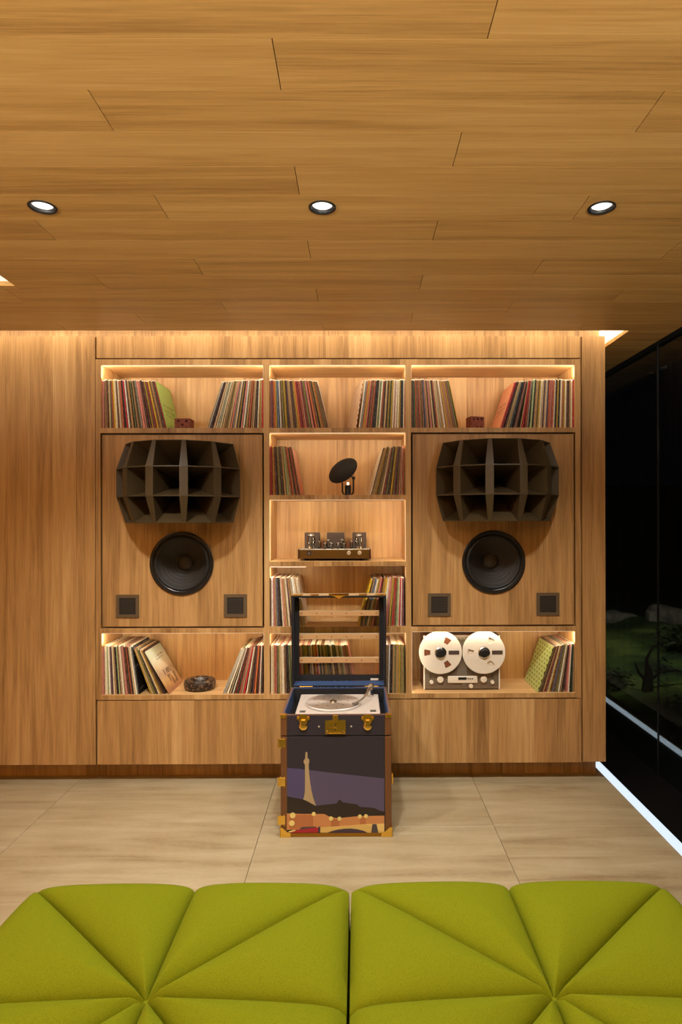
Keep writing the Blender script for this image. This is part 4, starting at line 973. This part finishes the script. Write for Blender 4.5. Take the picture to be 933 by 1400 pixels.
# ------------------------------------------------------------------ night garden
M_ground = mat('wet_soil', (26, 24, 20), .9)
def lawn_mat():
    m = mat('lawn_grass', (70, 92, 34), .9); g = N(m); co = g.obj()
    f = g.math('ADD', g.math('MULTIPLY', g.noise(co, 1.3, 4), .72), g.math('MULTIPLY', g.noise(co, 40, 3), .28))
    g.l(g.ramp(f, ((.38, (20, 32, 11)), (.5, (64, 86, 34)), (.62, (122, 138, 66)))), g.b.inputs['Base Color']); g.bump(f, .6, .03); return m
M_lawn = lawn_mat()
gr = struct('ground', bx(2.0, 14, -4, 20, -.12, -.02), M_ground, label='dark garden ground outside the window')
from mathutils import noise as mn
bm = B(); GV = []
for i in range(61):
    row = []
    for j in range(61):
        x = 2.45 + i * .09; y = 5.0 + j * .072
        hgt = -.015 + min(1, i / 8) * (.05 + .07 * mn.noise(Vector((x * 1.3, y * .9, 2))) + .10 * max(0, math.sin(x * 1.9 - y * .8 + 1.2)) + .06 * (y - 5) / 4)
        row.append(bm.verts.new((x, y, hgt)))
    GV.append(row)
for a, b in zip(GV, GV[1:]):
    for k in range(60): bm.faces.new([a[k], a[k + 1], b[k + 1], b[k]])
struct('lawn', bm, M_lawn, None, True, label='undulating dim green lawn in the night garden')
def rock_mat():
    m = mat('garden_rock', (120, 112, 104), .85); g = N(m); g.l(g.ramp(g.noise(g.obj(), 6, 6), ((.3, (70, 64, 60)), (.7, (146, 138, 128)))), g.b.inputs['Base Color']); g.bump(g.noise(g.obj(), 14, 5), .5, .05); return m
M_rock = rock_mat()
def rock(x, y, z, sx, sy, sz, seed, label):
    bm = B(); bmesh.ops.create_icosphere(bm, subdivisions=4, radius=1)
    for v in bm.verts:
        k = 1 + .35 * mn.noise(v.co * 1.2 + Vector((seed, 0, 0))) + .1 * mn.noise(v.co * 3 + Vector((0, seed, 0)))
        v.co = Vector((x + v.co.x * sx * k, y + v.co.y * sy * k, z + v.co.z * sz * k))
    o = new('boulder', bm, M_rock, None, True, root=(x, y, z)); o.location = (x, y, z); return tag(o, label, 'rock', 'boulders in the night garden')
rock(3.82, 9.35, .16, .36, .25, .16, 1.0, 'rounded grey boulder on the lawn nearest the oak wall')
rock(4.62, 9.45, .18, .30, .25, .22, 9.0, 'dark boulder at the far window side of garden')
tag(new('stone_block', rbox(B(), 4.16, 4.31, 8.9, 9.05, .02, .37, .02, 2), M_rock), 'upright pale stone block standing between the two garden boulders', 'stone')
M_bark = mat('bark', (44, 34, 26), .9)
M_leaf = mat('leaf', (40, 50, 22), .7)
def leaves(bm, c, rad, n, size, flat=1.0):
    for _ in range(n):
        d = Vector((random.gauss(0, 1), random.gauss(0, 1), random.gauss(0, 1))); d = d.normalized() * random.uniform(.3, 1); p = Vector(c) + Vector((d.x * rad, d.y * rad, d.z * rad * flat))
        m_ = frame_to(p, Vector((random.uniform(-1, 1), random.uniform(-1, 1), random.uniform(.1, 1)))); s = size * random.uniform(.6, 1.3)
        bm.faces.new([bm.verts.new(m_ @ Vector(q)) for q in ((-s, 0, 0), (0, -s * .45, s * .1), (s, 0, 0), (0, s * .45, s * .1))])
tr = thing('garden_tree', 'small dark stump-like tree with thin arching branches in the garden', 'tree', (2.76, 5.95, 0))
bm = B(); tube(bm, [(2.76, 5.95, -.02), (2.76, 5.95, .12), (2.77, 5.95, .24), (2.76, 5.95, .30)], [.06, .05, .035, .02], 10); tube(bm, [(2.75, 5.95, .2), (2.75, 5.95, .36), (2.80, 5.94, .47), (2.90, 5.93, .52)], [.022, .016, .010, .005], 8); tube(bm, [(2.75, 5.95, .15), (2.68, 5.95, .22), (2.63, 5.95, .33)], [.022, .014, .006], 8); tube(bm, [(2.77, 5.95, .15), (2.88, 5.93, .24), (3.02, 5.9, .26), (3.14, 5.88, .2)], [.02, .014, .01, .005], 8)
new('trunk', bm, M_bark, tr, True)
bm = B(); leaves(bm, (2.9, 5.93, .26), .12, 50, .02); lo = new('foliage', bm, M_leaf, tr); lo['kind'] = 'stuff'
def shrub(x, y, rad, hgt, n, size, label):
    t = thing('low_shrub', label, 'shrub', (x, y, 0), 'low shrubs beside the garden tree')
    bm = B(); tube(bm, [(x, y, -.02), (x + .02, y, hgt * .7)], [.02, .008], 6); new('stem', bm, M_bark, t, True)
    bm = B(); leaves(bm, (x, y, hgt), rad, n, size, .6); o = new('foliage', bm, M_leaf, t); o['kind'] = 'stuff'
shrub(2.55, 6.25, .22, .07, 260, .03, 'low dark shrub at the foot of the stump-like tree')
shrub(2.78, 5.30, .24, .05, 300, .022, 'speckled ground cover shrub in front of the stump-like tree')
shrub(2.50, 4.85, .22, .05, 300, .022, 'speckled ground cover shrub closest to the window')
shrub(3.75, 7.3, .28, .30, 420, .035, 'rounded dark bush beyond the stump-like tree')
struct('trim_4', bx(2.0, 14, 17, 17.3, -.1, 2.6), mat('garden_fence', (30, 26, 22), .9), label='dark fence closing off the garden')
spot('garden_fill_spot', (2.5, 4.9, 2.7), 300, 90, .9, (1, .95, .8), (.34, 1, -.62), .1)  # unseen lamp without a fixture, added so the dark garden shows
